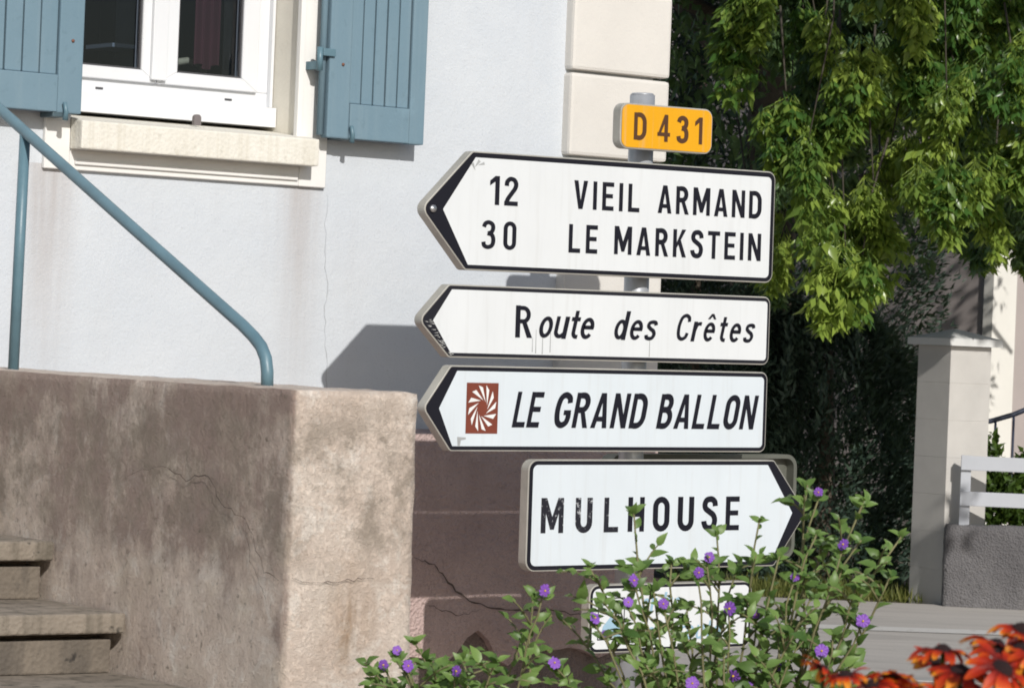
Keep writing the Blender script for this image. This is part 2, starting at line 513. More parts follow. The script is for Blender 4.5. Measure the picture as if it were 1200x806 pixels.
# pavement this side, with kerb stones
pave = MB().add([(-30, -26.0, 0.08), (22, -26.0, 0.08), (22, -0.16, 0.08), (-30, -0.16, 0.08), (-30, -26.0, -0.02), (22, -26, -0.02), (22, -0.16, -0.02), (-30, -0.16, -0.02)],
    [(0, 1, 2, 3), (0, 4, 5, 1), (1, 5, 6, 2), (2, 6, 7, 3), (3, 7, 4, 0)]).build('pavement', M['pave'], None, o0, (0, 0, road_root_rot))
tag(pave, kind='structure')
kme = MB().box(-0.497, 0.497, -0.075, 0.075, -0.08, 0.085).mesh('kerb_stone', M['kerb'])
for k in range(-6, 12):
    link('kerb_stone', kme, pave, (k * 1.0, -0.082, 0.0))

# ------------------------------------------------------------------ house
house = empty('house', (0, 0, 0))
tag(house, 'pale blue rendered house with cream corner stones behind the road signs', 'house')
XL, XR, ZB, ZT = -1.945, -0.985, 2.30, 3.72       # window opening
HX0, HX1, HZ1 = -7.0, 0.70, 6.4
def facade():
    m = MB()
    xs = [HX0, XL, XR, HX1]; zs = [1.22, ZB, ZT, HZ1]
    for i in range(3):
        for j in range(3):
            if i == 1 and j == 1: continue
            m.add([(xs[i], 0, zs[j]), (xs[i + 1], 0, zs[j]), (xs[i + 1], 0, zs[j + 1]), (xs[i], 0, zs[j + 1])], [(0, 1, 2, 3)])
    # flank, back and top of the house body
    m.add([(HX1, 0, 0), (HX1, 8, 0), (HX1, 8, HZ1), (HX1, 0, HZ1), (HX0, 0, 0), (HX0, 8, 0), (HX0, 8, HZ1), (HX0, 0, HZ1)],
          [(0, 1, 2, 3), (1, 5, 6, 2), (5, 4, 7, 6), (3, 2, 6, 7)])
    return m
facade().build('wall', M['blue_render'], house)
M['roof'] = simple('roof_tile', (0.30, 0.12, 0.07), 0.8, 0.2, 4)
rf = MB().add([(HX0 - .4, -0.5, HZ1), (HX1 + .4, -0.5, HZ1), (HX1 + .4, 8.5, HZ1), (HX0 - .4, 8.5, HZ1), (HX0 - .4, 4, HZ1 + 2.6), (HX1 + .4, 4, HZ1 + 2.6)],
     [(0, 1, 5, 4), (2, 3, 4, 5), (1, 2, 5), (3, 0, 4), (3, 2, 1, 0)]).build('roof', M['roof'], house, (0, 0, 0.01))

# plinth: a coat of roughcast whose lower edge has broken away
def plinth():
    m = MB()
    x0, x1, dx = HX0, 0.76, 0.05
    nx = int((x1 - x0) / dx)
    prof = []
    for i in range(nx + 1):
        x = x0 + (x1 - x0) * i / nx
        # ragged lower edge with two lobes left of the sign post
        e = 0.40 + 0.05 * noise.noise((x * 2.1, 3.0, 0)) + 0.03 * noise.noise((x * 7.0, 8.0, 0))
        e += 0.085 * math.exp(-((x + 0.10) / 0.085) ** 2) + 0.012 * noise.noise((x * 19, 1.0, 0))
        e -= 0.05 * math.exp(-((x - 0.04) / 0.07) ** 2) + 0.03 * math.exp(-((x + 0.25) / 0.06) ** 2)
        prof.append((x, e))
    nz = 20
    vs = []; fs = []
    for (x, e) in prof:
        for j in range(nz + 1):
            z = e + (1.245 - e) * j / nz
            d = 0.007 * noise.noise((x * 6, z * 6, 1.7)) + 0.004 * noise.noise((x * 22, z * 22, 4.0))
            t = min(1.0, min(j, nz - j) / 2.0)
            vs.append((x, -0.045 - d - 0.010 * math.sin(t * PI / 2), z))
    for i in range(nx):
        for j in range(nz):
            a = i * (nz + 1) + j
            fs.append((a, a + nz + 1, a + nz + 2, a + 1))
    m.add(vs, fs)
    n = len(prof)
    # underside and top ledge
    vt = []; ft = []
    for i, (x, e) in enumerate(prof):
        vt += [vs[i * (nz + 1)], (x, 0.0, e - 0.004), vs[i * (nz + 1) + nz], (x, 0.0, 1.262)]
    for i in range(n - 1):
        a = i * 4; b = a + 4
        ft += [(a + 1, b + 1, b, a), (a + 2, b + 2, b + 3, a + 3)]
    m.add(vt, ft)
    m.add([vs[(n - 1) * (nz + 1)], (x1, 0.0, prof[-1][1]), (x1, 0.0, 1.262), vs[(n - 1) * (nz + 1) + nz]], [(0, 1, 2, 3)])
    return m
pl = plinth().build('plinth', M['plinth'], house, smooth=True)
M['base'] = roughcast('old_base_stone', (0.22, 0.17, 0.155), (0.30, 0.24, 0.215), (0.15, 0.12, 0.105), 0.5, 1.0, (0.05, 0.04, 0.035), 4, 0.5)
MB().box(HX0, 0.72, -0.012, 0.3, 0.0, 0.70).build('base_course', M['base'], house)

def ribbon(pts, w0, y, jitter=0.006, seed=1, sub=5):
    """thin jagged crack lying on a wall that faces -Y"""
    r = random.Random(seed)
    P = []
    for i in range(len(pts) - 1):
        a, b = pts[i], pts[i + 1]
        for k in range(sub):
            t = k / sub
            P.append((a[0] + (b[0] - a[0]) * t + r.uniform(-1, 1) * jitter, a[1] + (b[1] - a[1]) * t + r.uniform(-1, 1) * jitter))
    P.append(pts[-1])
    m = MB(); vs = []; fs = []
    for i, p in enumerate(P):
        q = P[min(i + 1, len(P) - 1)]; s = P[max(i - 1, 0)]
        d = Vector((q[0] - s[0], q[1] - s[1])).normalized()
        n = Vector((-d.y, d.x))
        w = w0 * r.uniform(0.4, 1.2) * (0.35 + 0.65 * math.sin(PI * (i + 0.6) / (len(P) + 0.2)))
        vs += [(p[0] + n.x * w / 2, y, p[1] + n.y * w / 2), (p[0] - n.x * w / 2, y, p[1] - n.y * w / 2)]
        if i: fs.append((2 * i - 2, 2 * i - 1, 2 * i + 1, 2 * i))
    return m.add(vs, fs)
ribbon([(-0.42, 0.775), (-0.333, 0.75), (-0.262, 0.684), (-0.157, 0.601), (-0.013, 0.576), (0.14, 0.562), (0.27, 0.566), (0.45, 0.53)], 0.008, -0.0655, 0.006, 3).build('crack', M['crack'], pl)
ribbon([(-0.36, 0.60), (-0.30, 0.58), (-0.20, 0.55), (-0.1, 0.575)], 0.003, -0.0655, 0.005, 4).build('crack', M['crack'], pl)
ribbon([(-0.84, 2.124), (-0.845, 1.95), (-0.825, 1.8), (-0.83, 1.65), (-0.815, 1.5), (-0.80, 1.36)], 0.0035, -0.0012, 0.006, 5).build('crack', M['hair'], house)

# corner stones
rq = random.Random(4)
qz = 1.34 - 0.335
for k in range(16):
    z0 = qz + 0.335 * k
    if z0 > HZ1 - 0.3: break
    b = MB().box(0.252, 0.748, -0.05, 0.55, max(z0, 1.27) + 0.006, z0 + 0.329)
    b.build('quoin_stone', M['quoin'], house, bevel=0.014, seg=2)

# window surround, reveals, sill
surround = MB()
surround.box(XR + 0.004, -0.862, -0.02, 0.0, 2.152, ZT + 0.12)
surround.box(-2.05, XL - 0.004, -0.02, 0.0, 2.152, ZT + 0.12)
surround.box(XL - 0.003, XR + 0.003, -0.0195, 0.0, 2.1525, ZB)
surround.box(XL - 0.003, XR + 0.003, -0.0195, 0.0, ZT, ZT + 0.1195)
sur = surround.build('window_surround', M['trim'], house, bevel=0.003, seg=1)
MB().box(-1.93, -0.99, -0.03, -0.0197, 2.172, 2.190).build('apron_moulding', M['trim'], sur, bevel=0.003, seg=1)
MB().box(XR - 0.022, XR + 0.002, -0.032, -0.006, 2.30, ZT).build('surround_bead', M['trim'], sur, bevel=0.004, seg=2)
rev = MB()
rev.add([(XR, 0.0, ZB), (XR, 0.34, ZB), (XR, 0.34, ZT), (XR, 0.0, ZT)], [(0, 3, 2, 1)])
rev.add([(XL, 0.0, ZB), (XL, 0.34, ZB), (XL, 0.34, ZT), (XL, 0.0, ZT)], [(0, 1, 2, 3)])
rev.add([(XL, 0.0, ZT), (XR, 0.0, ZT), (XR, 0.34, ZT), (XL, 0.34, ZT)], [(0, 3, 2, 1)])
rev.add([(XL, 0.0, ZB), (XR, 0.0, ZB), (XR, 0.34, ZB), (XL, 0.34, ZB)], [(0, 1, 2, 3)])
rev.build('window_reveal', M['reveal'], house)
sl = MB()
sx0, sx1 = -1.952, -0.952
sl.add([(sx0, -0.105, 2.226), (sx1, -0.105, 2.226), (sx1, -0.021, 2.226), (sx0, -0.021, 2.226),
        (sx0, -0.105, 2.325), (sx1, -0.105, 2.325), (sx1, -0.021, 2.338), (sx0, -0.021, 2.338)],
       [(3, 2, 1, 0), (0, 1, 5, 4), (1, 2, 6, 5), (2, 3, 7, 6), (3, 0, 4, 7), (4, 5, 6, 7)])
sill = sl.build('window_sill', M['sill'], house, bevel=0.006, seg=2)
MB().add([(XL + .002, -0.021, 2.337), (XR - .002, -0.021, 2.337), (XR - .002, 0.3, 2.374), (XL + .002, 0.3, 2.374), (XL + .002, -0.021, 2.29), (XR - .002, -0.021, 2.29)],
         [(0, 1, 2, 3), (4, 5, 1, 0)]).build('sill_slope', M['sill'], sill)
# small grey stop on the sill
MB().prism(rounded([(-1.395, 2.352), (-1.365, 2.352), (-1.365, 2.392), (-1.395, 2.392)], [0.001, 0.001, 0.014, 0.014]), 0.06, 0.075).build('sill_stop', simple('grey_rubber', (0.16, 0.14, 0.14), 0.7), sill)

# window
win = tag(link('window', MB().prism([(XL + .002, 2.374), (XR - .003, 2.374), (XR - .003, 2.446), (XL + .002, 2.446)], 0.145, 0.262).mesh('window', M['pvc'])), 'white framed window between the teal shutters')
win.parent = house
fw = 0.062
fr = MB()
fr.box(XL + .003, XR - .004, 0.196, 0.26, 2.4465, 2.4465 + 0.055)
fr.box(XR - .004 - fw, XR - .004, 0.197, 0.261, 2.502, ZT - .004)
fr.box(XL + .003, XL + .003 + fw, 0.197, 0.261, 2.502, ZT - .004)
fr.build('outer_frame', M['pvc'], win, bevel=0.004, seg=2)
MB().box(XR - .016, XR - .003, 0.172, 0.196, 2.448, ZT - .01).build('cover_strip', M['pvc'], win, bevel=0.002, seg=1)
def sash(x0, x1, gx0, gx1, gz0, y):
    z0, z1 = 2.500, ZT - 0.05
    s = MB()
    s.prism([(x0, z0), (x1, z0), (gx1, gz0), (gx0, gz0)], y, y + .055)
    s.prism([(x1, z0), (x1, z1), (gx1, z1), (gx1, gz0)], y, y + .055)
    s.prism([(x0, z1), (x0, z0), (gx0, gz0), (gx0, z1)], y, y + .055)
    s.build('sash', M['pvc'], win, bevel=0.003, seg=1)
    g = MB()
    t = 0.007
    g.box(gx0, gx1, y + .010, y + .02, gz0, gz0 + t); g.box(gx0, gx0 + t, y + .010, y + .02, gz0 + t, z1); g.box(gx1 - t, gx1, y + .010, y + .02, gz0 + t, z1)
    g.build('gasket', M['gasket'], win)
    MB().add([(gx0 + .002, y + .03, gz0), (gx1 - .002, y + .03, gz0), (gx1 - .002, y + .03, z1), (gx0 + .002, y + .03, z1)], [(0, 1, 2, 3)]).build('pane', M['glass'], win)
sash(-1.885, -1.492, -1.815, -1.556, 2.546, 0.178)
sash(-1.488, -1.054, -1.403, -1.124, 2.548, 0.178)
MB().box(-1.522, -1.458, 0.160, 0.177, 2.512, ZT - .06).build('meeting_stile', M['pvc'], win, bevel=0.004, seg=2)
for x in (-1.72, -1.17):
    MB().box(x - .015, x + .015, 0.1925, 0.196, 2.463, 2.470).build('drain_slot', M['gasket'], win)

# dim room behind the window
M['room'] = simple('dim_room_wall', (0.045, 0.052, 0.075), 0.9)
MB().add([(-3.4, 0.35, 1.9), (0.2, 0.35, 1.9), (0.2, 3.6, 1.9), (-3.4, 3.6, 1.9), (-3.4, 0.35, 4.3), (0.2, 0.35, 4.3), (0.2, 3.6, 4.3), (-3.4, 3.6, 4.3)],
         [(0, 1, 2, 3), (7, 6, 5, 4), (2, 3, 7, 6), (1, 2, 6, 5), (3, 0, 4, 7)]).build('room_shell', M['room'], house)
def curtain(name, x0, x1, y, z0, z1, colr, n, amp, label):
    m = MB(); vs = []; fs = []
    k = n * 8
    for i in range(k + 1):
        t = i / k
        x = x0 + (x1 - x0) * t; yy = y + amp * math.sin(t * n * 2 * PI)
        vs += [(x, yy, z0 + 0.01 * math.sin(t * 9)), (x, yy + 0.006, z1)]
        if i: fs.append((2 * i - 2, 2 * i, 2 * i + 1, 2 * i - 1))
    m.add(vs, fs)
    o = m.build(name, simple(name + '_cloth', colr, 0.9, 0.15, 6), None, smooth=True)
    return tag(o, label, 'curtain')
curtain('curtain', -1.0, -0.86, 0.52, 2.30, 3.9, (0.32, 0.32, 0.33), 4, 0.016, 'thin grey curtain at the right edge inside the window')
curtain('curtain', -1.19, -1.08, 0.42, 2.60, 3.9, (0.055, 0.010, 0.016), 3, 0.016, 'dark red curtain hanging deeper inside the right window pane')
tp = empty('kitchen_tap', (-1.14, 0.50, 2.42))
tag(tp, 'small cream kitchen tap seen through the lower right pane', 'tap')
M['cream'] = simple('cream_enamel', (0.36, 0.34, 0.24), 0.35)
MB().tube([(0, 0, -0.12), (0, 0, 0.16)], 0.022, 12).build('tap_body', M['darkiron'], tp)
MB().tube([(-0.16, 0, 0.175), (-0.1, 0, 0.19), (-0.03, 0, 0.205), (0.02, 0, 0.195), (0.05, 0, 0.165)], 0.016, 10, 0.011).build('spout', M['cream'], tp)
MB().box(-0.55, 0.35, -0.05, 0.35, -0.16, -0.12).build('worktop', M['room'], tp)
shf = MB().box(-1.47, -1.346, .55, .75, 2.655, 2.670).box(-1.345, -1.327, .55, .75, 2.40, 3.6).build('shelf', simple('pale_shelf', (0.16, 0.19, 0.22), 0.6))
tag(shf, 'pale shelf edge dimly seen through the left window pane', 'shelf')

# shutters
def shutter(x0, x1, hinge_left, zb, label, seed):
    """x0..x1 width; hinge_left: hinge stile on its left side (towards smaller x)"""
    y0, y1 = -0.10, -0.055
    zt = ZT + 0.02
    r = random.Random(seed)
    stile_h, stile_f = 0.098, 0.07
    a = x0 + (stile_h if hinge_left else stile_f)
    b = x1 - (stile_f if hinge_left else stile_h)
    root = empty('shutter', (0, 0, 0)); root.parent = house
    root['label'] = label
    MB().box(x0, a - .001, y0, y1, zb, zt).build('stile', M['shutter'], root, bevel=0.006, seg=2)
    MB().box(b + .001, x1, y0, y1, zb, zt).build('stile', M['shutter'], root, bevel=0.006, seg=2)
    MB().box(a, b, y0 - .002, y1, zb + .002, zb + 0.132).build('rail', M['shutter'], root, bevel=0.004, seg=2)
    n = 5
    pw = (b - a) / n
    for i in range(n):
        q0 = a + pw * i + 0.0028; q1 = a + pw * (i + 1) - 0.0028
        d = r.uniform(-0.0015, 0.0015)
        MB().box(q0, q1, y0 + .010 + d, y1, zb + 0.1335, zt - .002).build('plank', M['shutter'], root, bevel=0.004, seg=2)
    MB().box(a, b, y1 - .012, y1 + .0005, zb + .0025, zt - .003).build('backing', M['darkiron'], root)
    return root
shR = shutter(-0.919, -0.480, True, 2.336, 'open right shutter of teal vertical planks', 1)
shL = shutter(-2.47, -1.955, False, 2.345, 'open left shutter of teal vertical planks', 2)
# rolled hinge edge, strap and pintle
MB().tube([(-0.932, -0.072, 2.345), (-0.932, -0.072, ZT)], 0.013, 10).build('hinge_barrel', M['shutter'], shR)
MB().box(-0.955, -0.90, -0.112, -0.101, 2.635, 2.663).build('hinge_strap', M['iron'], shR, bevel=0.003)
MB().tube([(-0.962, -0.098, 2.58), (-0.962, -0.098, 2.667)], 0.012, 10).build('pintle', M['iron'], shR)
MB().box(-0.972, -0.952, -0.09, -0.018, 2.585, 2.615).build('pintle_arm', M['iron'], shR)
def catch(x, z, parent):
    MB().box(x - .045, x + .01, -0.098, -0.005, z - .012, z + .006).build('catch_arm', M['darkiron'], parent, bevel=0.003)
    MB().tube([(x, -0.108, z - .022), (x, -0.112, z + .008), (x - .008, -0.114, z + .04)], 0.011, 8, 0.007).build('catch_hook', M['iron'], parent)
catch(-0.812, 2.345, shR)
catch(-2.022, 2.342, shL)
for x, z in ((-0.86, 2.61), (-2.0, 2.60)):
    MB().tube([(x, -0.104, z), (x, -0.100, z)], 0.006, 8).build('rivet', simple('rusty_rivet', (0.20, 0.09, 0.06), 0.8), shR if x > -1 else shL)

# ------------------------------------------------------------------ flank wall, steps, handrail
WX0, WX1, WY0, WZ = -3.157, -2.773, -3.391, 1.464
def rough_block(x0, x1, y0, y1, z0, z1, step, amp, rad, seed, batter=0.0):
    """box with worn rounded edges and an uneven surface"""
    m = MB()
    def grid(org, du, dv, nu, nv):
        vs = []; fs = []
        for i in range(nu + 1):
            for j in range(nv + 1):
                vs.append(Vector(org) + Vector(du) * (i / nu) + Vector(dv) * (j / nv))
        for i in range(nu):
            for j in range(nv):
                a = i * (nv + 1) + j
                fs.append((a, a + nv + 1, a + nv + 2, a + 1))
        m.add(vs, fs)
    nx = max(2, int((x1 - x0) / step)); ny = max(2, int((y1 - y0) / step)); nz = max(2, int((z1 - z0) / step))
    grid((x0, y0, z0), (x1 - x0, 0, 0), (0, 0, z1 - z0), nx, nz)
    grid((x0, y1, z0), (0, y0 - y1, 0), (0, 0, z1 - z0), ny, nz)
    grid((x1, y0, z0), (0, y1 - y0, 0), (0, 0, z1 - z0), ny, nz)
    grid((x0, y0, z1), (x1 - x0, 0, 0), (0, y1 - y0, 0), nx, ny)
    c = Vector(((x0 + x1) / 2, (y0 + y1) / 2, (z0 + z1) / 2))
    h = Vector(((x1 - x0) / 2, (y1 - y0) / 2, (z1 - z0) / 2))
    res = []
    for p in m.v:
        p = Vector(p)
        q = p - c
        rr = rad * (1.0 + 0.8 * noise.noise(p * 7.0 + Vector((seed, 0, 0))))
        inner = Vector([max(-(h[k] - rr), min(h[k] - rr, q[k])) for k in range(3)])
        if q.z < 0: inner.z = q.z
        d = q - inner
        nn = d.normalized() if d.length > 1e-6 else Vector((0, 0, 1))
        p2 = c + inner + nn * rr
        s = Vector((seed * 3.1, 0, 0))
        a = 0.5 * noise.noise(p * 2.2 + s) + 0.45 * noise.noise(p * 9 + s) + 0.22 * noise.noise(p * 24 + s) + 0.10 * noise.noise(p * 55 + s)
        p2 += nn * (a * amp)
        if batter and p.x > c.x: p2.x += batter * (z1 - p.z)
        res.append(tuple(p2))
    m.v = res
    bm = bmesh.new()
    me = m.mesh('wall_body', None)
    bm.from_mesh(me); bmesh.ops.remove_doubles(bm, verts=bm.verts, dist=0.0004)
    bmesh.ops.recalc_face_normals(bm, faces=bm.faces)
    bm.to_mesh(me); bm.free()
    me.polygons.foreach_set('use_smooth', [True] * len(me.polygons))
    return me
flank = empty('stair_wall', (WX0, WY0, 0))
tag(flank, 'weathered beige cement wall flanking the stone steps', 'wall')
fme = rough_block(WX0, WX1, WY0, -0.004, 0.0, WZ, 0.022, 0.0065, 0.009, 2, 0.012)
fme.materials.append(M['flank'])
fb = link('wall_body', fme, flank, (-WX0, -WY0, 0))
def crack_on_left(pts, w, seed):
    o = ribbon(pts, w, 0.0, 0.008, seed).build('crack', M['crack'], flank, (-0.008, 0, 0), (0, 0, -PI / 2))
    return o
# coordinates along the wall from its front corner, and height
crack_on_left([(-0.02, 0.985), (-0.09, 1.0), (-0.2, 1.13), (-0.30, 1.15), (-0.38, 1.225), (-0.50, 1.21), (-0.62, 1.24), (-0.8, 1.2)], 0.0032, 7)
crack_on_left([(-0.08, 0.93), (-0.16, 1.02), (-0.2, 1.13)], 0.002, 9)
ribbon([(0.01, 0.985), (0.1, 0.975), (0.2, 0.982), (0.26, 0.985)], 0.0022, -0.009, 0.005, 8).build('crack', M['crack'], flank)

steps = empty('stone_steps', (-3.75, -3.2, 0))
tag(steps, 'mossy stone steps rising left of the cement wall', 'steps')
T0 = [(0.77, 0.832), (1.18, 0.997), (0.36, 0.667), (-0.05, 0.502), (-0.46, 0.337), (-0.87, 0.172), (1.59, 1.162), (2.0, 1.327), (2.41, 1.492)]
for t, z in T0:
    yn = WY0 + t + 3.2
    back = yn + 0.41 + 0.06 if t < 2.4 else 3.19
    rs = rng.uniform(-0.01, 0.01)
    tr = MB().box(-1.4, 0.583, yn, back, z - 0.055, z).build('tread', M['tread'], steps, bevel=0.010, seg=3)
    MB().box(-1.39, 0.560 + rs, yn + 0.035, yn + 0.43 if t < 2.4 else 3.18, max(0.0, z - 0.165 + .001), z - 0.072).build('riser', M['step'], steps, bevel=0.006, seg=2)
    MB().box(-1.38, 0.55, yn + 0.10, yn + 0.42 if t < 2.4 else 3.17, z - 0.0715, z - 0.0555).build('nosing_shade', M['crack'], steps)  # dark filler: the shade under the nosing put into its colour
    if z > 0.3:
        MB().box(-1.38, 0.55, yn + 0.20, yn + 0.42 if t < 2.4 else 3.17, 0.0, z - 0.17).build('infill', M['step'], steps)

hand = empty('handrail', (-2.94, -1.5, WZ))
tag(hand, 'teal painted tubular handrail sloping down to the cement wall', 'handrail')
def hp(t, z): return (0.0, WY0 + t + 1.5, z - WZ)
railpts = [hp(0.468, 1.462), hp(0.470, 1.50), hp(0.480, 1.535), hp(0.505, 1.566), hp(0.545, 1.592), hp(0.60, 1.620), hp(1.24, 1.900), hp(2.04, 2.252), hp(2.9, 2.64)]
MB().tube(railpts, 0.0172, 16).build('rail', M['iron'], hand)
MB().tube([hp(1.885, 1.455), hp(1.87, 2.17)], 0.0165, 14).build('post', M['iron'], hand)
MB().tube([hp(2.85, 1.5), hp(2.85, 2.61)], 0.0165, 14).build('post', M['iron'], hand)

# ------------------------------------------------------------------ lettering
def smooth_curve(pts, n=6, closed=False):
    P = [Vector(p) for p in pts]; res = []
    m = len(P)
    rngi = range(m if closed else m - 1)
    for i in rngi:
        p1, p2 = P[i], P[(i + 1) % m]
        p0 = P[i - 1] if (closed or i > 0) else p1 * 2 - p2
        p3 = P[(i + 2) % m] if (closed or i + 2 < m) else p2 * 2 - p1
        for k in range(n):
            t = k / n
            res.append(0.5 * ((2 * p1) + (p2 - p0) * t + (2 * p0 - 5 * p1 + 4 * p2 - p3) * t * t + (3 * p1 - p0 - 3 * p2 + p3) * t ** 3))
    if not closed: res.append(P[-1])
    return [(p.x, p.y) for p in res]
def arc(cx, cy, rx, ry, a0, a1, n=10):
    return [(cx + rx * math.cos(math.radians(a0 + (a1 - a0) * k / n)), cy + ry * math.sin(math.radians(a0 + (a1 - a0) * k / n))) for k in range(n + 1)]
T = 0.155; h_ = T / 2
def ring(w, y0, y1):
    rx = w / 2 - h_; k = min(rx, (y1 - y0) / 2) * 1.15
    return ('C', arc(w / 2, y1 - k - h_, rx, k, 0, 180) + arc(w / 2, y0 + k + h_, rx, k, 180, 360))
def R(x0, y0, x1, y1): return ('P', [(x0, y0), (x1, y0), (x1, y1), (x0, y1)])
GL = {
 'I': (T, [R(0, 0, T, 1)]),
 'L': (.47, [R(0, 0, T, 1), R(T, 0, .47, T)]),
 'E': (.47, [R(0, 0, T, 1), R(T, 0, .47, T), R(T, 1 - T, .47, 1), R(T, .44, .43, .44 + T * .95)]),
 'T': (.52, [R(.26 - h_, 0, .26 + h_, 1 - T), R(0, 1 - T, .52, 1)]),
 'H': (.54, [R(0, 0, T, 1), R(.54 - T, 0, .54, 1), R(T, .43, .54 - T, .43 + T)]),
 'V': (.56, [('P', [(0, 1), (.17, 1), (.28, .30), (.39, 1), (.56, 1), (.365, 0), (.195, 0)][::-1])]),
 'A': (.58, [('P', [(0, 0), (.165, 0), (.29, .72), (.415, 0), (.58, 0), (.38, 1), (.20, 1)]), R(.14, .19, .44, .19 + T * .9)]),
 'M': (.72, [R(0, 0, T, 1), R(.72 - T, 0, .72, 1), ('P', [(.30, .10), (.42, .10), (.70, 1), (.54, 1), (.36, .46), (.18, 1), (.02, 1)])]),
 'N': (.56, [R(0, 0, T, 1), R(.56 - T, 0, .56, 1), ('P', [(.395, 0), (.56, 0), (.165, 1), (0, 1)])]),
 'K': (.56, [R(0, 0, T, 1), ('P', [(.14, .30), (.14, .50), (.37, 1), (.54, 1)]), ('P', [(.21, .50), (.32, .63), (.56, 0), (.39, 0)])]),
 'U': (.53, [('S', [(h_, 1), (h_, .5)] + arc(.265, .30, .265 - h_, .30 - h_, 180, 360) + [(.53 - h_, .5), (.53 - h_, 1)])]),
 'O': (.54, [ring(.54, 0, 1)]), '0': (.46, [ring(.46, 0, 1)]),
 'D': (.54, [R(0, 0, T, 1), ('S', [(T, 1 - h_), (.24, 1 - h_)] + arc(.24, .64, .30 - h_, .36 - h_, 90, 0) + arc(.24, .36, .30 - h_, .36 - h_, 0, -90) + [(.24, h_), (T, h_)])]),
 'R': (.54, [R(0, 0, T, 1), ('S', [(T, 1 - h_), (.25, 1 - h_)] + arc(.25, .715, .25 - h_, .285 - h_, 90, -90) + [(.25, .43 + h_), (T, .43 + h_)]), ('P', [(.22, .45), (.36, .48), (.55, 0), (.38, 0)])]),
 'B': (.53, [R(0, 0, T, 1), ('S', [(T, 1 - h_), (.25, 1 - h_)] + arc(.25, .735, .24 - h_, .265 - h_, 90, -90) + [(.25, .47 + h_), (T, .47 + h_)]),
            ('S', [(T, .47 + h_), (.26, .47 + h_)] + arc(.26, .31, .27 - h_, .31 - h_, 75, -90) + [(.26, h_), (T, h_)])]),
 'S': (.51, [('S', smooth_curve([(.44, .72), (.42, .84), (.34, .915), (.25, .925), (.14, .89), (.085, .77), (.115, .65), (.25, .55), (.38, .45), (.43, .30), (.38, .13), (.26, .075), (.13, .11), (.07, .22), (.06, .28)]))]),
 'G': (.55, [('S', smooth_curve([(.465, .70), (.43, .85), (.28, .925), (.14, .84), (.08, .62), (.08, .38), (.14, .16), (.28, .075), (.42, .14), (.47, .27), (.47, .42)])), R(.30, .36, .47 + h_, .36 + T * .9)]),
 'C': (.52, [('S', smooth_curve([(.455, .70), (.42, .85), (.28, .925), (.14, .84), (.08, .62), (.08, .38), (.14, .16), (.28, .075), (.42, .15), (.46, .30)]))]),
 '1': (.34, [R(.34 - T, 0, .34, 1), ('P', [(0, .66), (.185, .80), (.185, 1), (0, .83)])]),
 '2': (.48, [('S', smooth_curve([(.075, .68), (.09, .82), (.17, .91), (.25, .925), (.35, .88), (.405, .75), (.37, .60), (.25, .42), (.13, .24), (.085, .12)])), R(.0, 0, .48, T)]),
 '3': (.48, [('S', smooth_curve([(.07, .76), (.12, .88), (.24, .925), (.36, .86), (.39, .73), (.34, .60), (.22, .54)])), ('S', smooth_curve([(.20, .55), (.35, .50), (.405, .34), (.37, .15), (.23, .075), (.10, .12), (.065, .25)]))]),
 '4': (.55, [R(.30, 0, .30 + T, .98), R(0, .20, .55, .20 + T * .9), ('P', [(0, .22), (.15, .30), (.44, 1), (.30, 1)])]),
 'o': (.48, [('C', arc(.24, .36, .24 - h_, .36 - h_, 0, 340, 20))]),
 'u': (.47, [('S', [(h_, .72), (h_, .3)] + arc(.22, .24, .22 - h_, .24 - h_, 180, 320, 8) + [(.40, .20)]), R(.47 - T, 0, .47, .72)]),
 't': (.34, [('S', [(.17, .92), (.17, .24)] + arc(.29, .22, .12, .145, 180, 260, 5) + [(.34, .075)]), R(.02, .58, .33, .58 + T * .85)]),
 'e': (.48, [('S', [(.10, .39), (.40, .39)] + arc(.24, .38, .165, .265, 8, 170, 10) + arc(.24, .35, .165, .275, 175, 320, 10))]),
 'd': (.48, [('C', arc(.23, .36, .23 - h_, .36 - h_, 0, 340, 20)), R(.48 - T, 0, .48, 1)]),
 's': (.42, [('S', smooth_curve([(.355, .54), (.32, .63), (.21, .65), (.10, .61), (.085, .50), (.18, .41), (.29, .34), (.345, .22), (.29, .10), (.18, .075), (.08, .11), (.06, .20)]))]),
 'r': (.33, [R(0, 0, T, .72), ('S', smooth_curve([(.10, .42), (.14, .58), (.22, .64), (.33, .64)]))]),
}
GL['ê'] = (.48, GL['e'][1] + [('P', [(.06, .82), (.16, .82), (.24, .92), (.32, .82), (.42, .82), (.29, 1.02), (.19, 1.02)])])
def stroke_strip(pts, w, closed=False):
    P = [Vector(p) for p in pts]; n = len(P); vs = []
    for i in range(n):
        a = P[i - 1] if (closed or i) else None
        b = P[(i + 1) % n] if (closed or i < n - 1) else None
        ds = [d.normalized() for d in ((P[i] - a) if a is not None else None, (b - P[i]) if b is not None else None) if d is not None and d.length > 1e-7]
        d = sum(ds, Vector((0, 0)))
        d = d.normalized() if d.length > 1e-6 else ds[0]
        nn = Vector((-d.y, d.x))
        k = 1.0 / max(0.55, abs(nn.dot(Vector((-ds[0].y, ds[0].x)))))
        vs += [P[i] + nn * w / 2 * k, P[i] - nn * w / 2 * k]
    fs = [(2 * i, 2 * i + 1, 2 * i + 3, 2 * i + 2) for i in range(n - 1)]
    if closed: fs.append((2 * n - 2, 2 * n - 1, 1, 0))
    return [(v.x, v.y) for v in vs], fs
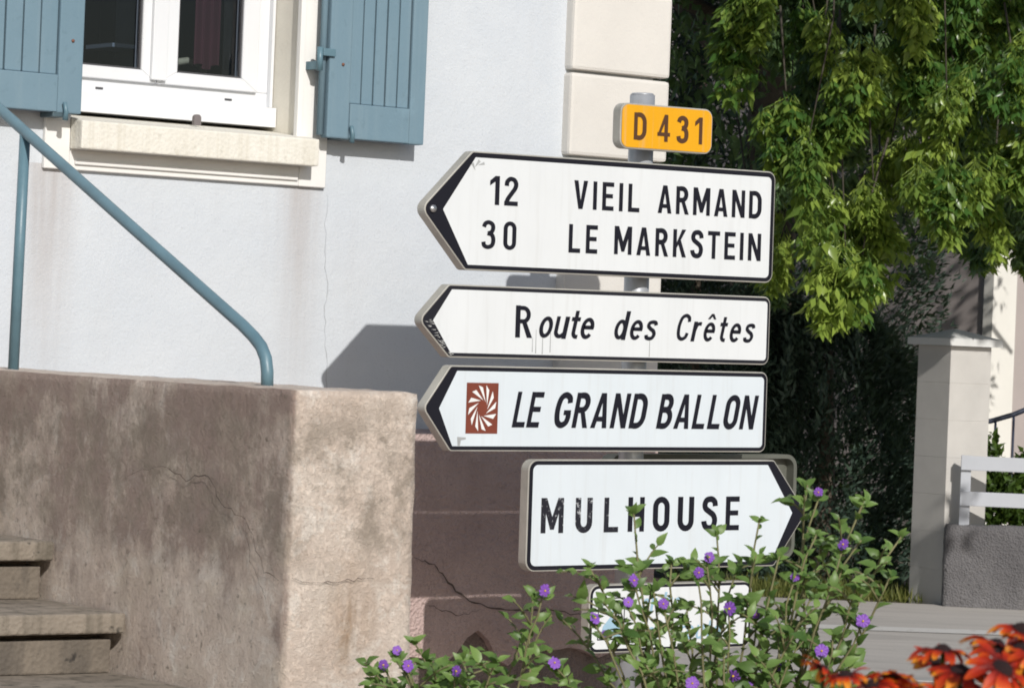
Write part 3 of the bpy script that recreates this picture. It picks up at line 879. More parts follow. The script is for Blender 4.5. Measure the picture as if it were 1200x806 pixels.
def lettering(text, x0, x1, z0, height, y, slant=0.0, wf=1.10, weight=1.12):
    """flat characters between x0 and x1 on a plate that faces -Y"""
    res = []
    widths = [GL[c][0] * height * wf for c in text]
    gap = (x1 - x0 - sum(widths) - slant * height * (1 if slant else 0)) / max(1, len(text) - 1)
    x = x0
    for ch, wd in zip(text, widths):
        m = MB()
        for li, (k, pts) in enumerate(GL[ch][1]):
            if k == 'P':
                vv, ff = pts, [tuple(range(len(pts)))]
            else:
                vv, ff = stroke_strip(pts, T * weight, k == 'C')
            m.add([(x + p[0] * height * wf + slant * p[1] * height, y - 0.00012 * li, z0 + p[1] * height) for p in vv], ff)
        x += wd + gap
        res.append(m)
    return res

# ------------------------------------------------------------------ sign post and signs
LEAN = math.radians(-0.60)
SG = 0.9813            # every plate and the post share this drawing scale
YF = -0.88
pole = empty('sign_post', (0.055 - 0.145, -0.775 - 0.18, 0.0), (0, LEAN, 0))
tag(pole, 'galvanised steel post carrying the stacked road signs', 'post')
MB().tube([(0, 0, -0.0), (0, 0, 2.522)], 0.046, 24).build('pole', M['pole'], pole)
MB().tube([(0, 0, 2.5225), (0, 0, 2.530)], 0.0455, 24, 0.038).build('cap', M['pole'], pole)
for z in (2.18, 1.96, 1.73, 1.62, 1.44, 1.30, 1.1, 0.88, 0.65):
    MB().tube([(0, 0, z - .014), (0, 0, z + .014)], 0.050, 20).build('clamp', M['rim'], pole)

def sign(outline, radii, face, depth, label, cat='road sign', border=0.017, rim=0.005, bordermat='black', group='direction signs on the post', name='direction_sign', y=YF, field=None):
    root = empty(name, (-1.6 * math.sin(LEAN) * SG - 0.1455, y - 0.18, 1.6 * (1 - SG)), (0, LEAN, 0))
    root.scale = (SG, SG, SG)
    tag(root, label, cat, group)
    out = rounded(outline, radii)
    MB().prism(out, 0.0, depth).build('casing', M['casing'], root, bevel=0.003, seg=2)
    o1 = inset(out, rim)
    if border > 0:
        MB().sheet(o1, -0.0012).build('border', M[bordermat], root)
    if field is None:
        fpts = [tuple(p) for p in inset(outline, rim + border)]
        rr = [max(0.002, r - rim - border) for r in (radii if isinstance(radii, (list, tuple)) else [radii] * len(outline))]
        fpts = rounded(fpts, rr)
    else:
        fpts = rounded(*field)
    MB().sheet(fpts, -0.0024).build('face', M[face], root)
    return root
YL = -0.0034
def text(root, s, x0, x1, z0, hgt, mat='ink', **kw):
    for m in lettering(s, x0, x1, z0, hgt, YL, **kw): m.build('letter', M[mat], root)

# Outlines are counter-clockwise seen from the street (x right, z up).
zc = 2.073
s1 = sign([(-1.022, zc), (-0.826, 1.863), (0.612, 1.863), (0.612, 2.284), (-0.808, 2.284)], [0.035, 0.02, 0.035, 0.035, 0.02], 'white', 0.046,
          'large white arrow sign reading VIEIL ARMAND and LE MARKSTEIN', field=([(-0.93, zc), (-0.815, 1.882), (0.590, 1.882), (0.590, 2.262), (-0.795, 2.262)], [0.004, 0.004, 0.018, 0.018, 0.004]))
text(s1, '12', -0.729, -0.604, 2.098, 0.103, wf=1.22, weight=0.98)
text(s1, '30', -0.759, -0.605, 1.940, 0.103, wf=1.24, weight=0.92)
text(s1, 'VIEIL', -0.352, -0.047, 2.101, 0.103)
text(s1, 'ARMAND', 0.040, 0.543, 2.103, 0.103)
text(s1, 'LE', -0.369, -0.237, 1.942, 0.103)
text(s1, 'MARKSTEIN', -0.159, 0.547, 1.944, 0.103)
MB().tube([(-0.975, -0.0095, zc), (-0.975, -0.001, zc)], 0.013, 14).build('bolt', M['bolt'], s1)
for k, (x, z, a, l) in enumerate(((-0.80, 2.225, 0.7, .035), (-0.785, 2.235, 0.1, .03), (-0.795, 2.215, 1.9, .03))):
    MB().add([(x, YL, z), (x + l * math.cos(a), YL - .0002 * k, z + l * math.sin(a)), (x + l * math.cos(a + .35), YL - .0002 * k, z + l * math.sin(a + .35))], [(0, 1, 2)]).build('scuff', M['smudge'], s1)

zc = 1.682
s2 = sign([(-1.018, zc), (-0.884, 1.553), (0.606, 1.553), (0.606, 1.811), (-0.892, 1.811)], [0.03, 0.02, 0.03, 0.03, 0.02], 'white', 0.046,
          'narrow white arrow sign reading Route des Crêtes with scratched tip', bordermat='black_worn', field=([(-0.958, zc), (-0.878, 1.570), (0.590, 1.570), (0.590, 1.793), (-0.880, 1.793)], [0.004, 0.004, 0.014, 0.014, 0.004]))
text(s2, 'R', -0.597, -0.530, 1.630, 0.115, wf=1.2, weight=0.85)
text(s2, 'oute', -0.500, -0.222, 1.630, 0.112, slant=0.24, wf=1.16, weight=0.84)
text(s2, 'des', -0.155, 0.070, 1.632, 0.106, slant=0.24, wf=1.18, weight=0.84)
text(s2, 'Crêtes', 0.139, 0.543, 1.634, 0.103, slant=0.24, wf=1.12, weight=0.84)
rs = random.Random(3)
sc = MB()
for k in range(26):
    t = rs.random()
    x = -1.0 + 0.105 * t + rs.uniform(0.0, 0.02); z = zc - 0.012 - 0.115 * t + rs.uniform(0, 0.02)
    l = rs.uniform(.010, .026); a = rs.uniform(-0.5, 0.1)
    sc.add([(x, -0.0018 - k * 1e-5, z), (x + l * math.cos(a), -0.0018 - k * 1e-5, z + l * math.sin(a)), (x + l * math.cos(a), -0.0018 - k * 1e-5, z + l * math.sin(a) + .0028)], [(0, 1, 2)])
sc.build('scratches', M['scratch'], s2)
for k, (x, z0, z1) in enumerate(((-0.505, 1.575, 1.66), (-0.475, 1.573, 1.67), (-0.44, 1.58, 1.665), (0.02, 1.573, 1.64), (-0.52, 1.58, 1.63))):
    MB().add([(x, -0.0031, z0), (x + .004, -0.0031, z0), (x + .003, -0.0031, z1), (x + .001, -0.0031, z1)], [(0, 1, 2, 3)]).build('drip_mark', M['smudge'], s2)

zc = 1.374
s3 = sign([(-0.988, zc), (-0.866, 1.223), (0.604, 1.223), (0.604, 1.526), (-0.874, 1.526)], [0.03, 0.02, 0.03, 0.03, 0.02], 'white_cool', 0.046,
          'white arrow sign reading LE GRAND BALLON with brown emblem', field=([(-0.920, zc), (-0.858, 1.241), (0.585, 1.241), (0.585, 1.507), (-0.846, 1.507)], [0.004, 0.004, 0.016, 0.016, 0.004]))
text(s3, 'LE', -0.600, -0.455, 1.309, 0.128, slant=0.20, wf=0.92)
text(s3, 'GRAND', -0.417, 0.030, 1.309, 0.128, slant=0.20, wf=1.02)
text(s3, 'BALLON', 0.064, 0.562, 1.309, 0.128, slant=0.20, wf=0.98)
em = MB().sheet([(-0.803, 1.286), (-0.663, 1.286), (-0.663, 1.466), (-0.803, 1.466)], YL).build('emblem', M['emblem'], s3)
pw = MB()
for k in range(12):
    a = 2 * PI * k / 12 + 0.12
    def E2(r, q): return (-0.733 + r * math.cos(q) * 0.80, YL - 0.0008, 1.376 + r * math.sin(q) * 1.05)
    pw.add([E2(0.027, a - 0.85), E2(0.071, a - 0.12), E2(0.080, a + 0.17)], [(0, 1, 2)])
pw.build('pinwheel', M['emblem_white'], em)
MB().add([(-0.835, YL, 1.243), (-0.825, YL, 1.243), (-0.822, YL, 1.262), (-0.80, YL, 1.266), (-0.80, YL, 1.272), (-0.838, YL, 1.274)], [(0, 1, 2, 3, 4, 5)]).build('scuff', M['smudge'], s3)

zc = 0.993
s4 = sign([(-0.516, 0.791), (0.665, 0.791), (0.822, zc), (0.650, 1.194), (-0.516, 1.194)], [0.04, 0.02, 0.03, 0.02, 0.04], 'white_cool', 0.046,
          'white sign reading MULHOUSE pointing right above the shrub', field=([(-0.496, 0.811), (0.650, 0.811), (0.748, zc), (0.618, 1.175), (-0.496, 1.175)], [0.022, 0.004, 0.004, 0.004, 0.022]))
text(s4, 'MUL', -0.455, -0.099, 0.929, 0.127, mat='ink_worn', wf=1.12)
text(s4, 'HOUSE', -0.054, 0.482, 0.930, 0.127, wf=1.12)

s5 = sign([(-0.220, 0.487), (0.560, 0.487), (0.560, 0.738), (-0.220, 0.738)], 0.04, 'white', 0.046,
          'lowest white plate half hidden behind the flowering shrub', border=0.010)
# square pictogram outline and the blue words between the leaves
fr5 = MB()
a0, a1, b0, b1 = -0.180, -0.055, 0.535, 0.690
for q in ((a0, a1, b0, b0 + .004), (a0, a1, b1 - .004, b1), (a0, a0 + .004, b0 + .004, b1 - .004), (a1 - .004, a1, b0 + .004, b1 - .004)):
    fr5.add([(q[0], YL, q[2]), (q[1], YL, q[2]), (q[1], YL, q[3]), (q[0], YL, q[3])], [(0, 1, 2, 3)])
fr5.build('pictogram_frame', M['ink'], s5)
pg = MB()
pg.add([(-0.165, YL, 0.545), (-0.07, YL, 0.545), (-0.08, YL, 0.59), (-0.12, YL, 0.62), (-0.155, YL, 0.585)], [(0, 1, 2, 3, 4)])
pg.add([(-0.122, YL, 0.62), (-0.116, YL, 0.62), (-0.10, YL, 0.665), (-0.105, YL, 0.665)], [(0, 1, 2, 3)])
pg.add([(-0.122, YL - .0002, 0.62), (-0.117, YL - .0002, 0.62), (-0.125, YL - .0002, 0.67), (-0.13, YL - .0002, 0.67)], [(0, 1, 2, 3)])
pg.build('pictogram', M['blue_ink'], s5)
text(s5, 'ordre', 0.02, 0.22, 0.635, 0.07, mat='blue_ink', slant=0.2, weight=0.7)
text(s5, 'route', 0.20, 0.42, 0.525, 0.075, mat='blue_ink', slant=0.2, weight=0.7)
text(s5, 'so', -0.02, 0.10, 0.525, 0.075, mat='blue_ink', slant=0.2, weight=0.7)

s6 = sign([(-0.146, 2.332), (0.292, 2.332), (0.292, 2.499), (-0.146, 2.499)], 0.035, 'yellow', 0.045,
          'small yellow plate reading D 431 at the top of the post', cat='road sign', border=0.0, rim=0.0055, group='direction signs on the post', name='road_number_sign')
for ch, xa, xb in (('D', -0.084, -0.026), ('4', 0.027, 0.087), ('3', 0.120, 0.174), ('1', 0.206, 0.242)):
    w0 = GL[ch][0] * 0.1
    text(s6, ch, xa, xb, 2.366, 0.100, mat='brown_ink', wf=(xb - xa) / w0)

# the back of another sign fixed to the far side of the post
bk = empty('rear_facing_sign', (0.017 - 0.145, -0.66 - 0.18, 0.03), (0, LEAN, 0))
bk.scale = (SG, SG, SG)
tag(bk, 'olive grey back of a sign behind the MULHOUSE plate', 'road sign', 'direction signs on the post')
ob = rounded([(0.02, 0.80), (0.945, 0.80), (0.945, 1.205), (0.02, 1.205)], 0.05)
MB().prism(ob, 0.02, 0.05).build('plate', M['backplate'], bk, bevel=0.004)
ri = inset(ob, 0.016)
rimb = MB()
n = len(ob)
rimb.add([(x, -0.022, z) for x, z in ob] + [(x, -0.022, z) for x, z in ri] + [(x, 0.021, z) for x, z in ob] + [(x, 0.021, z) for x, z in ri],
         [f for i in range(n) for f in ((i, (i + 1) % n, (i + 1) % n + n, i + n), (i, i + 2 * n, (i + 1) % n + 2 * n, (i + 1) % n), (i + n, (i + 1) % n + n, (i + 1) % n + 3 * n, i + 3 * n))])
rimb.build('flange', M['backplate'], bk)
for z in (0.92, 1.10):
    MB().box(0.04, 0.90, -0.004, 0.02, z - .015, z + .015).build('stiffener', M['backplate'], bk)

# ------------------------------------------------------------------ gate pillar, low wall and fence across the street
FX, FY = 3.035, 23.30                                   # near corner of the pillar in the photographer's frame
M['concrete'] = simple('pale_concrete', (0.53, 0.51, 0.48), 0.92, 0.08, 3.0, 0.4, 60)
M['capstone'] = simple('cap_concrete', (0.66, 0.66, 0.64), 0.9, 0.05, 3.0, 0.3, 60)
M['greycast'] = roughcast('grey_roughcast', (0.135, 0.13, 0.135), (0.19, 0.183, 0.185), (0.105, 0.10, 0.105), 0.5, 1.0, (0.08, 0.075, 0.075), 2.0, 0.4)
M['fence'] = simple('pale_grey_fence_paint', (0.47, 0.49, 0.53), 0.6, 0.05, 3)
pil = empty('gate_pillar', yonder(FX, FY, ROADZ - 0.02), (0, 0, math.radians(-5)))
tag(pil, 'pale concrete gate pillar with a flat pyramid cap across the street', 'pillar')
zz = 0.0
for k in range(7):
    hh = 0.2585
    MB().box(0.0, 0.36, 0.0, 0.36, zz + (0.0006 if k else 0), zz + hh - 0.0006).build('pillar_block', M['concrete'], pil, bevel=0.0018, seg=1)
    zz += hh
MB().box(0.002, 0.358, 0.002, 0.358, 0.01, zz - .01).build('mortar_core', M['concrete'], pil)
e = 0.055
cz = zz + 0.001
MB().add([(-e, -e, cz), (.36 + e, -e, cz), (.36 + e, .36 + e, cz), (-e, .36 + e, cz), (-e, -e, cz + .05), (.36 + e, -e, cz + .05), (.36 + e, .36 + e, cz + .05), (-e, .36 + e, cz + .05), (.18, .18, cz + 0.12)],
    [(3, 2, 1, 0), (0, 1, 5, 4), (1, 2, 6, 5), (2, 3, 7, 6), (3, 0, 4, 7), (4, 5, 8), (5, 6, 8), (6, 7, 8), (7, 4, 8)]).build('cap', M['capstone'], pil)

WA = -TH + math.radians(-6.0)
lw = empty('garden_wall', yonder(FX - 0.0, FY - 0.02, ROADZ - 0.02), (0, 0, WA))
tag(lw, 'low dark grey roughcast wall running right from the gate pillar', 'wall')
lme = rough_block(0.0, 4.2, -0.12, 0.0, 0.0, 0.588, 0.04, 0.022, 0.02, 5)
lme.materials.append(M['greycast'])
link('wall_body', lme, lw)
fe = empty('board_fence', lw.matrix_basis @ Vector((0.1, -0.06, 0.585)), (0, 0, WA))
tag(fe, 'pale grey two board fence on top of the low wall', 'fence')
for x in (0.03, 2.0, 3.9):
    MB().box(x - .035, x + .035, -0.01, 0.03, -0.02, 0.475).build('post', M['fence'], fe, bevel=0.004)
for z in (0.13, 0.375):
    MB().box(-0.005, 4.0, -0.036, -0.011, z, z + 0.098).build('board', M['fence'], fe, bevel=0.004)

# building behind the trees
M['farwall'] = simple('shade_grey_render', (0.42, 0.37, 0.35), 0.95, 0.05, 2.0, 0.3, 60)  # grey wall colour stands in for the shade on this facade
M['farwhite'] = simple('white_render', (0.78, 0.76, 0.70), 0.9, 0.04, 3)
fbld = empty('building', yonder(4.10, 29.0, -0.1), (0, 0, 0))
tag(fbld, 'shaded grey building with a white corner pilaster behind the trees', 'building')
MB().box(0.0, 6.0, 0.06, 6.0, 0, 6.5).build('wall', M['farwall'], fbld)
MB().box(-0.03, 0.25, -0.06, 0.055, 0, 6.5).build('pilaster', M['farwhite'], fbld)
M['tile'] = simple('far_roof_tile', (0.28, 0.12, 0.08), 0.9, 0.2, 5)
MB().add([(-.4, -.4, 6.51), (6.4, -.4, 6.51), (6.4, 6.4, 6.51), (-.4, 6.4, 6.51), (3, 3, 9)], [(3, 2, 1, 0), (0, 1, 4), (1, 2, 4), (2, 3, 4), (3, 0, 4)]).build('roof', M['tile'], fbld)
for wx in (1.2, 3.6):
    wf_ = MB().box(wx, wx + 1.0, 0.03, 0.058, 1.2, 2.6).build('window', M['farwhite'], fbld)
    MB().box(wx + .08, wx + .92, 0.02, 0.0295, 1.28, 2.52).build('pane', M['glass'], wf_)

# iron railing with a curved top bar in front of the building
gt = empty('iron_railing', yonder(3.62, 26.2, -0.1), (0, 0, -TH))
tag(gt, 'dark blue iron railing with a curved top bar behind the board fence', 'railing')
M['navy'] = simple('navy_iron', (0.03, 0.04, 0.07), 0.5, 0.2, 10)
MB().tube([(0, 0, 1.24), (0.12, 0, 1.25), (0.3, 0, 1.31), (0.5, 0, 1.40), (0.9, 0, 1.5), (1.6, 0, 1.55)], 0.020, 10).build('top_bar', M['navy'], gt)
MB().tube([(0, 0, 0.42), (1.6, 0, 0.42)], 0.016, 8).build('bottom_bar', M['navy'], gt)
for k in range(12):
    x = 0.02 + k * 0.14
    MB().tube([(x, 0, 0.0), (x, 0, 1.23 + 0.32 * (x / 1.6))], 0.010, 8).build('bar', M['navy'], gt)

# ------------------------------------------------------------------ foliage tools
def leaf_cloud(C0, D, S, L, W, fold=0.25):
    """leaves as folded pointed blades: centres C0, directions D, side vectors S"""
    n = len(C0)
    Nn = np.cross(D, S)
    Lc = L[:, None]; Wc = W[:, None]
    base = C0; tip = C0 + D * Lc + Nn * Lc * -0.10
    m1 = C0 + D * Lc * 0.38
    l = m1 + S * Wc * 0.5 + Nn * Wc * fold; r = m1 - S * Wc * 0.5 + Nn * Wc * fold
    mid = C0 + D * Lc * 0.55
    V = np.stack([base, r, tip, l, mid], 1).reshape(-1, 3)
    i = np.arange(n)[:, None] * 5
    F = np.concatenate([i + np.array([[0, 1, 4]]), i + np.array([[1, 2, 4]]), i + np.array([[0, 4, 3]]), i + np.array([[4, 2, 3]])], 1).reshape(-1, 3)
    return V, F
def np_mesh(name, V, F, mat):
    me = bpy.data.meshes.new(name)
    me.vertices.add(len(V)); me.vertices.foreach_set('co', np.asarray(V, np.float32).ravel())
    k = F.shape[1]
    me.loops.add(F.size); me.loops.foreach_set('vertex_index', np.asarray(F, np.int32).ravel())
    me.polygons.add(len(F)); me.polygons.foreach_set('loop_start', np.arange(len(F), dtype=np.int32) * k)
    me.polygons.foreach_set('loop_total', np.full(len(F), k, np.int32))
    me.materials.append(mat)
    me.update(calc_edges=True); me.validate()
    return me
def unit(a): return a / np.maximum(1e-9, np.linalg.norm(a, axis=1))[:, None]
def rand_frames(n, droop, spread=1.0):
    D = unit(nrng.normal(size=(n, 3)) * spread + np.array([0, 0, -droop]))
    S = unit(np.cross(D, nrng.normal(size=(n, 3))))
    return D, S

# ------------------------------------------------------------------ big tree with hanging sprays
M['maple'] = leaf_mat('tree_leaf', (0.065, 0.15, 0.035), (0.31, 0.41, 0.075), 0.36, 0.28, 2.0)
M['maple_in'] = leaf_mat('inner_tree_leaf', (0.045, 0.095, 0.045), (0.13, 0.21, 0.08), 0.3, 0.45, 1.5, False)  # darker copy for inner leaves, crown shade put into the colour
M['bark'] = simple('grey_bark', (0.13, 0.105, 0.08), 0.95, 0.3, 12, 0.8, 40)
M['twig'] = simple('twig_bark', (0.07, 0.06, 0.045), 0.9, 0.2, 12)
tree_o = yonder(3.1, 25.4, -0.1)
tree = empty('broadleaf_tree', tree_o, (0, 0, -TH))
tag(tree, 'large broadleaf tree with drooping sunlit sprays beside the house', 'tree')
# local frame of the tree: x to the photographer's right, y away from him
MB().tube([(-1.25, .9, 0), (-1.2, .9, 1.2), (-1.25, .95, 2.6), (-1.1, .9, 4.2), (-1.2, .9, 6.5)], 0.26, 16, 0.12).build('trunk', M['bark'], tree)
limbs = []
rt = random.Random(8)
for k in range(11):
    a = 2 * PI * k / 11 + rt.uniform(-.2, .2)
    z0 = 2.8 + 0.25 * k * 0.9
    rad = rt.uniform(2.4, 3.8)
    p = [Vector((-1.2, .9, z0))]
    for j in range(1, 7):
        t = j / 6
        p.append(Vector((-1.2 + 0.9 * t + math.cos(a) * rad * t, 0.9 + math.sin(a) * rad * t - 1.6 * t, z0 + 1.9 * t - 1.5 * t * t * t + rt.uniform(-.08, .08))))
    limbs.append(p)
    MB().tube(p, 0.085, 10, 0.02).build('limb', M['bark'], tree)

def spray_mesh(seed, tufts, leafL, mat):
    """a hanging bough end: a teardrop of short twigs whose pointed leaves all droop"""
    r = random.Random(seed)
    nr = np.random.default_rng(seed)
    C0 = []; D = []; LL = []
    m = MB()
    hgt = r.uniform(.22, .36); wid = r.uniform(.10, .165)
    for i in range(tufts):
        t = r.random()
        rad = wid * math.sin(min(1.0, t * 0.9 + .12) * PI) ** 0.7 * math.sqrt(r.random())
        a = r.uniform(0, 6.28)
        q = Vector((math.cos(a) * rad, math.sin(a) * rad, .06 - hgt * t))
        m.tube([Vector((q.x * .2, q.y * .2, q.z + .07)), q + Vector((0, 0, .02)), q], 0.003, 4, 0.002)
        k = r.choice((5, 6, 7))
        a0 = r.uniform(0, 6.28)
        size = leafL * r.uniform(.65, 1.25)
        for j in range(k):
            a = a0 + 2 * PI * j / k + r.uniform(-.3, .3)
            dn = r.uniform(.7, 2.6)
            C0.append(q + Vector((math.cos(a), math.sin(a), r.uniform(-.6, .6))) * 0.016)
            D.append(Vector((math.cos(a), math.sin(a), -dn)).normalized())
            LL.append(size * r.uniform(0.6, 1.2))
    C0 = np.array(C0); D = np.array(D); LL = np.array(LL)
    out = D * np.array([1, 1, 0]); 
    S = unit(np.cross(D, unit(out) + nr.normal(size=D.shape) * 0.55))
    V, F = leaf_cloud(C0, D, S, LL, LL * nr.uniform(.30, .52, len(LL)), 0.16)
    tw_v = np.array(m.v); F2 = []
    for f in m.f:
        if len(f) == 4: F2 += [(f[0], f[1], f[2]), (f[0], f[2], f[3])]
    F2 = np.array(F2) + len(V)
    return np_mesh('spray', np.concatenate([V, tw_v]), np.concatenate([F, F2]), mat)
M['maple_shade'] = leaf_mat('shaded_tree_leaf', (0.045, 0.10, 0.05), (0.17, 0.26, 0.10), 0.3, 0.32, 2.0)  # darker, bluer copy for the deeper sprays, their shade put into the colour
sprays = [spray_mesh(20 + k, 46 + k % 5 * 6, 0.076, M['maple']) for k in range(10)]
sprays_shade = [spray_mesh(60 + k, 46 + k % 5 * 6, 0.080, M['maple_shade']) for k in range(10)]
key = [(1.28, 3.27), (1.52, 3.75), (1.70, 3.05), (1.94, 2.95), (1.85, 2.80), (1.83, 2.42), (1.97, 2.40), (2.05, 1.95), (2.13, 2.2), (2.18, 2.35), (2.55, 2.95), (2.58, 3.46), (2.82, 3.1), (3.08, 2.85), (3.14, 2.72),
       (2.78, 2.62), (2.98, 2.5), (2.62, 2.55), (1.66, 2.15), (2.18, 3.82), (2.45, 3.7), (2.92, 3.75), (2.34, 3.35), (1.95, 2.0), (2.12, 1.9), (3.1, 3.4), (2.7, 3.8), (1.9, 3.5), (1.3, 3.7), (2.3, 2.75), (2.45, 2.45), (2.25, 2.05), (2.7, 3.3), (2.95, 2.9), (3.2, 3.1), (3.2, 3.7), (2.1, 3.2), (2.5, 3.2)]
def shades_pillar(X, Y, z):
    dz = z - 1.1
    x2 = X - 0.595 * dz; y2 = Y + 1.635 * dz
    return 2.55 < x2 < 4.3 and 22.6 < y2 < 24.6
spots = []
for (X, z) in key:
    Y = rt.uniform(19.0, 19.9)
    X *= Y / 21.0; z = 1.6 + (z - 1.6) * Y / 21.0
    for q in range(rt.choice((1, 2, 2, 3))):
        spots.append((X + rt.uniform(-.08, .08), Y + rt.uniform(-.15, .15), z + rt.uniform(-.12, .14), rt.uniform(.8, 1.2)))
n_key = len(spots)
while len(spots) < 290:
    Y = rt.uniform(20.6, 24.2)
    X = (1.55 + 2.3 * rt.random()) * Y / 21.0
    zlo = 2.2 + 0.35 * math.sin(X * 3.1) + max(0, (X - 2.7)) * 0.35
    z = rt.uniform(zlo, 4.6)
    if shades_pillar(X, Y, z) or noise.noise(Vector((X * 2.3, Y * 0.7, z * 2.0))) < 0.14: continue
    spots.append((X, Y, z, rt.uniform(0.85, 1.15)))
for i, (X, Y, z, sc_) in enumerate(spots):
    o = link('hanging_spray', (sprays if i < n_key or i % 4 == 0 else sprays_shade)[i % 10], tree, (X - 3.1, Y - 25.4, z + 0.1 + 0.15), (rt.uniform(-.25, .25), rt.uniform(-.25, .25), rt.uniform(0, 6.28)), (sc_,) * 3)
# thin hanging twigs that tie the sprays to the crown
tw = MB()
for i, (X, Y, z, sc_) in enumerate(spots):
    a = Vector((X - 3.1, Y - 25.4, z + 0.25))
    up = rt.uniform(0.5, 1.5)
    b = a + Vector((rt.uniform(-.25, .25), rt.uniform(0.1, .5), up))
    mid = a.lerp(b, 0.5) + Vector((rt.uniform(-.06, .06), -0.05, 0.06))
    if i % 3 == 0: tw.tube([a, mid, b], 0.004, 5, 0.008)
tag(tw.build('twigs', M['twig'], tree), kind='stuff')
# crown: leaf clumps through an ellipsoid above, thinner towards the hanging skirt
n = 30000
cl = nrng.normal(size=(520, 3)); cl = unit(cl) * (nrng.uniform(0.25, 1, (520, 1)) ** 0.45)
cen = cl * np.array([2.9, 3.3, 1.7]) + np.array([-0.9, -2.2, 6.4])
cen = cen[cen[:, 2] > 4.75]
idx = nrng.integers(0, len(cen), n)
P = cen[idx] + nrng.normal(size=(n, 3)) * np.array([.36, .36, .27])
# out-of-view low boughs added to shade the sprays, with gaps that let the sun through in patches
nf = 30000
Pf = np.stack([nrng.uniform(-1.7, 2.2, nf), nrng.uniform(-8.4, -4.2, nf), nrng.uniform(4.05, 5.5, nf)], 1)
kf = np.array([noise.noise(Vector((p[0] * 1.15, p[1] * 1.15, p[2] * 1.3 + 7))) for p in Pf])
Pf = Pf[kf > 0.36]
P = np.concatenate([P, Pf])
PX, PY, PZ = P[:, 0] + 3.1, P[:, 1] + 25.4, P[:, 2] - 0.1
dz = PZ - 1.1
bad = (PX - .595 * dz > 2.5) & (PX - .595 * dz < 4.3) & (PY + 1.635 * dz > 22.5) & (PY + 1.635 * dz < 24.6)
dz = PZ + 0.08
bad |= (PX - .595 * dz > 1.3) & (PX - .595 * dz < 4.6) & (PY + 1.635 * dz > 17.5) & (PY + 1.635 * dz < 23.7)
P = P[~bad]
n = len(P)
D, S = rand_frames(n, 0.9)
L = nrng.uniform(.11, .19, n)
V, F = leaf_cloud(P, D, S, L, L * .5)
# inner skirt behind the sprays
n2 = 17000
P2 = np.stack([nrng.uniform(-2.9, 2.2, n2), nrng.uniform(-2.6, 0.9, n2), nrng.uniform(2.35, 5.6, n2)], 1)
kk = np.array([noise.noise(Vector(p) * 1.3) for p in P2])
P2 = P2[(kk > 0.05) & (P2[:, 2] > 2.5 + 0.4 * np.sin(P2[:, 0] * 3))]
D2, S2 = rand_frames(len(P2), 1.3)
L2 = nrng.uniform(.09, .14, len(P2))
V2, F2 = leaf_cloud(P2, D2, S2, L2, L2 * .42)
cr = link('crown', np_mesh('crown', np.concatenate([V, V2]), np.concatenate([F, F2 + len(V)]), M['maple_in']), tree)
tag(cr, kind='stuff')

# ------------------------------------------------------------------ dark evergreens behind
M['yew'] = leaf_mat('yew_needle', (0.03, 0.055, 0.042), (0.065, 0.105, 0.07), 0.1, 0.55, 2.0, False)
def evergreen(X, Y, w, d, h, n, label, seed, name='yew_tree', group='dark evergreens behind the tree', tips=14):
    r = np.random.default_rng(seed); n = int(n * 1.7)
    root = empty(name, yonder(X, Y, -0.1), (0, 0, -TH))
    tag(root, label, 'tree', group)
    MB().tube([(0, 0, 0), (0, 0, h * 0.85)], 0.12, 8, 0.02).build('trunk', M['bark'], root)
    z = r.uniform(0.0, 1, n) ** 0.9
    a = r.uniform(0, 2 * PI, n)
    prof = np.sqrt(np.clip(1 - np.clip((z - 0.35) / 0.65, 0, 1) ** 2.2, 0.0, 1)) * (0.85 + 0.15 * np.minimum(1, z / 0.2))
    lump = 0.86 + 0.16 * np.sin(a * 5 + z * 13) + 0.10 * np.sin(a * 11 - z * 23)
    rr = prof * lump * (r.uniform(0.45, 1, n) ** 0.4)
    P = np.stack([np.cos(a) * rr * w, np.sin(a) * rr * d, z * h + 0.04], 1)
    Dn = unit(np.stack([np.cos(a), np.sin(a), r.uniform(.0, 1.2, n)], 1) + r.normal(size=(n, 3)) * 0.45)
    Sn = unit(np.cross(Dn, r.normal(size=(n, 3))))
    Ln = r.uniform(.045, .10, n)
    tp = []; td = []
    for k in range(tips):
        aa = r.uniform(0, 2 * PI); zz_ = r.uniform(0.4, 0.97)
        pr = math.sqrt(max(0, 1 - max(0, (zz_ - .35) / .65) ** 2.2)) * 0.92
        b = np.array([math.cos(aa) * pr * w, math.sin(aa) * pr * d, zz_ * h])
        for q in range(60):
            t = r.uniform(0, 1)
            tp.append(b + np.array([0, 0, t * 0.45]) + r.normal(size=3) * 0.035 * (1.2 - t)); td.append(r.normal(size=3) * 0.5 + np.array([0, 0, 1.0]))
    tp = np.array(tp); td = unit(np.array(td))
    ts = unit(np.cross(td, r.normal(size=td.shape))); tl = r.uniform(.05, .10, len(tp))
    V, F = leaf_cloud(np.concatenate([P, tp]), np.concatenate([Dn, td]), np.concatenate([Sn, ts]), np.concatenate([Ln, tl]), np.concatenate([Ln * .28, tl * .3]), 0.1)
    tag(link('foliage', np_mesh('foliage', V, F, M['yew']), root), kind='stuff')
evergreen(2.35, 24.9, 0.85, 0.8, 2.05, 15000, 'low dark yew bush left of the gate pillar', 1, 'yew_bush')
evergreen(1.35, 25.0, 0.9, 0.8, 2.9, 15000, 'tall dark yew beside the house corner behind the signs', 2, tips=20)
evergreen(2.2, 27.3, 1.5, 1.1, 5.6, 17000, 'big dark evergreen standing behind the low yew bush', 3, tips=24)
evergreen(0.6, 28.0, 1.6, 1.2, 6.6, 15000, 'tallest dark evergreen hidden mostly by the house corner', 4, tips=24)
evergreen(4.2, 33.5, 2.6, 1.6, 8.5, 12000, 'far dark evergreen behind the shaded grey building', 5, tips=10)
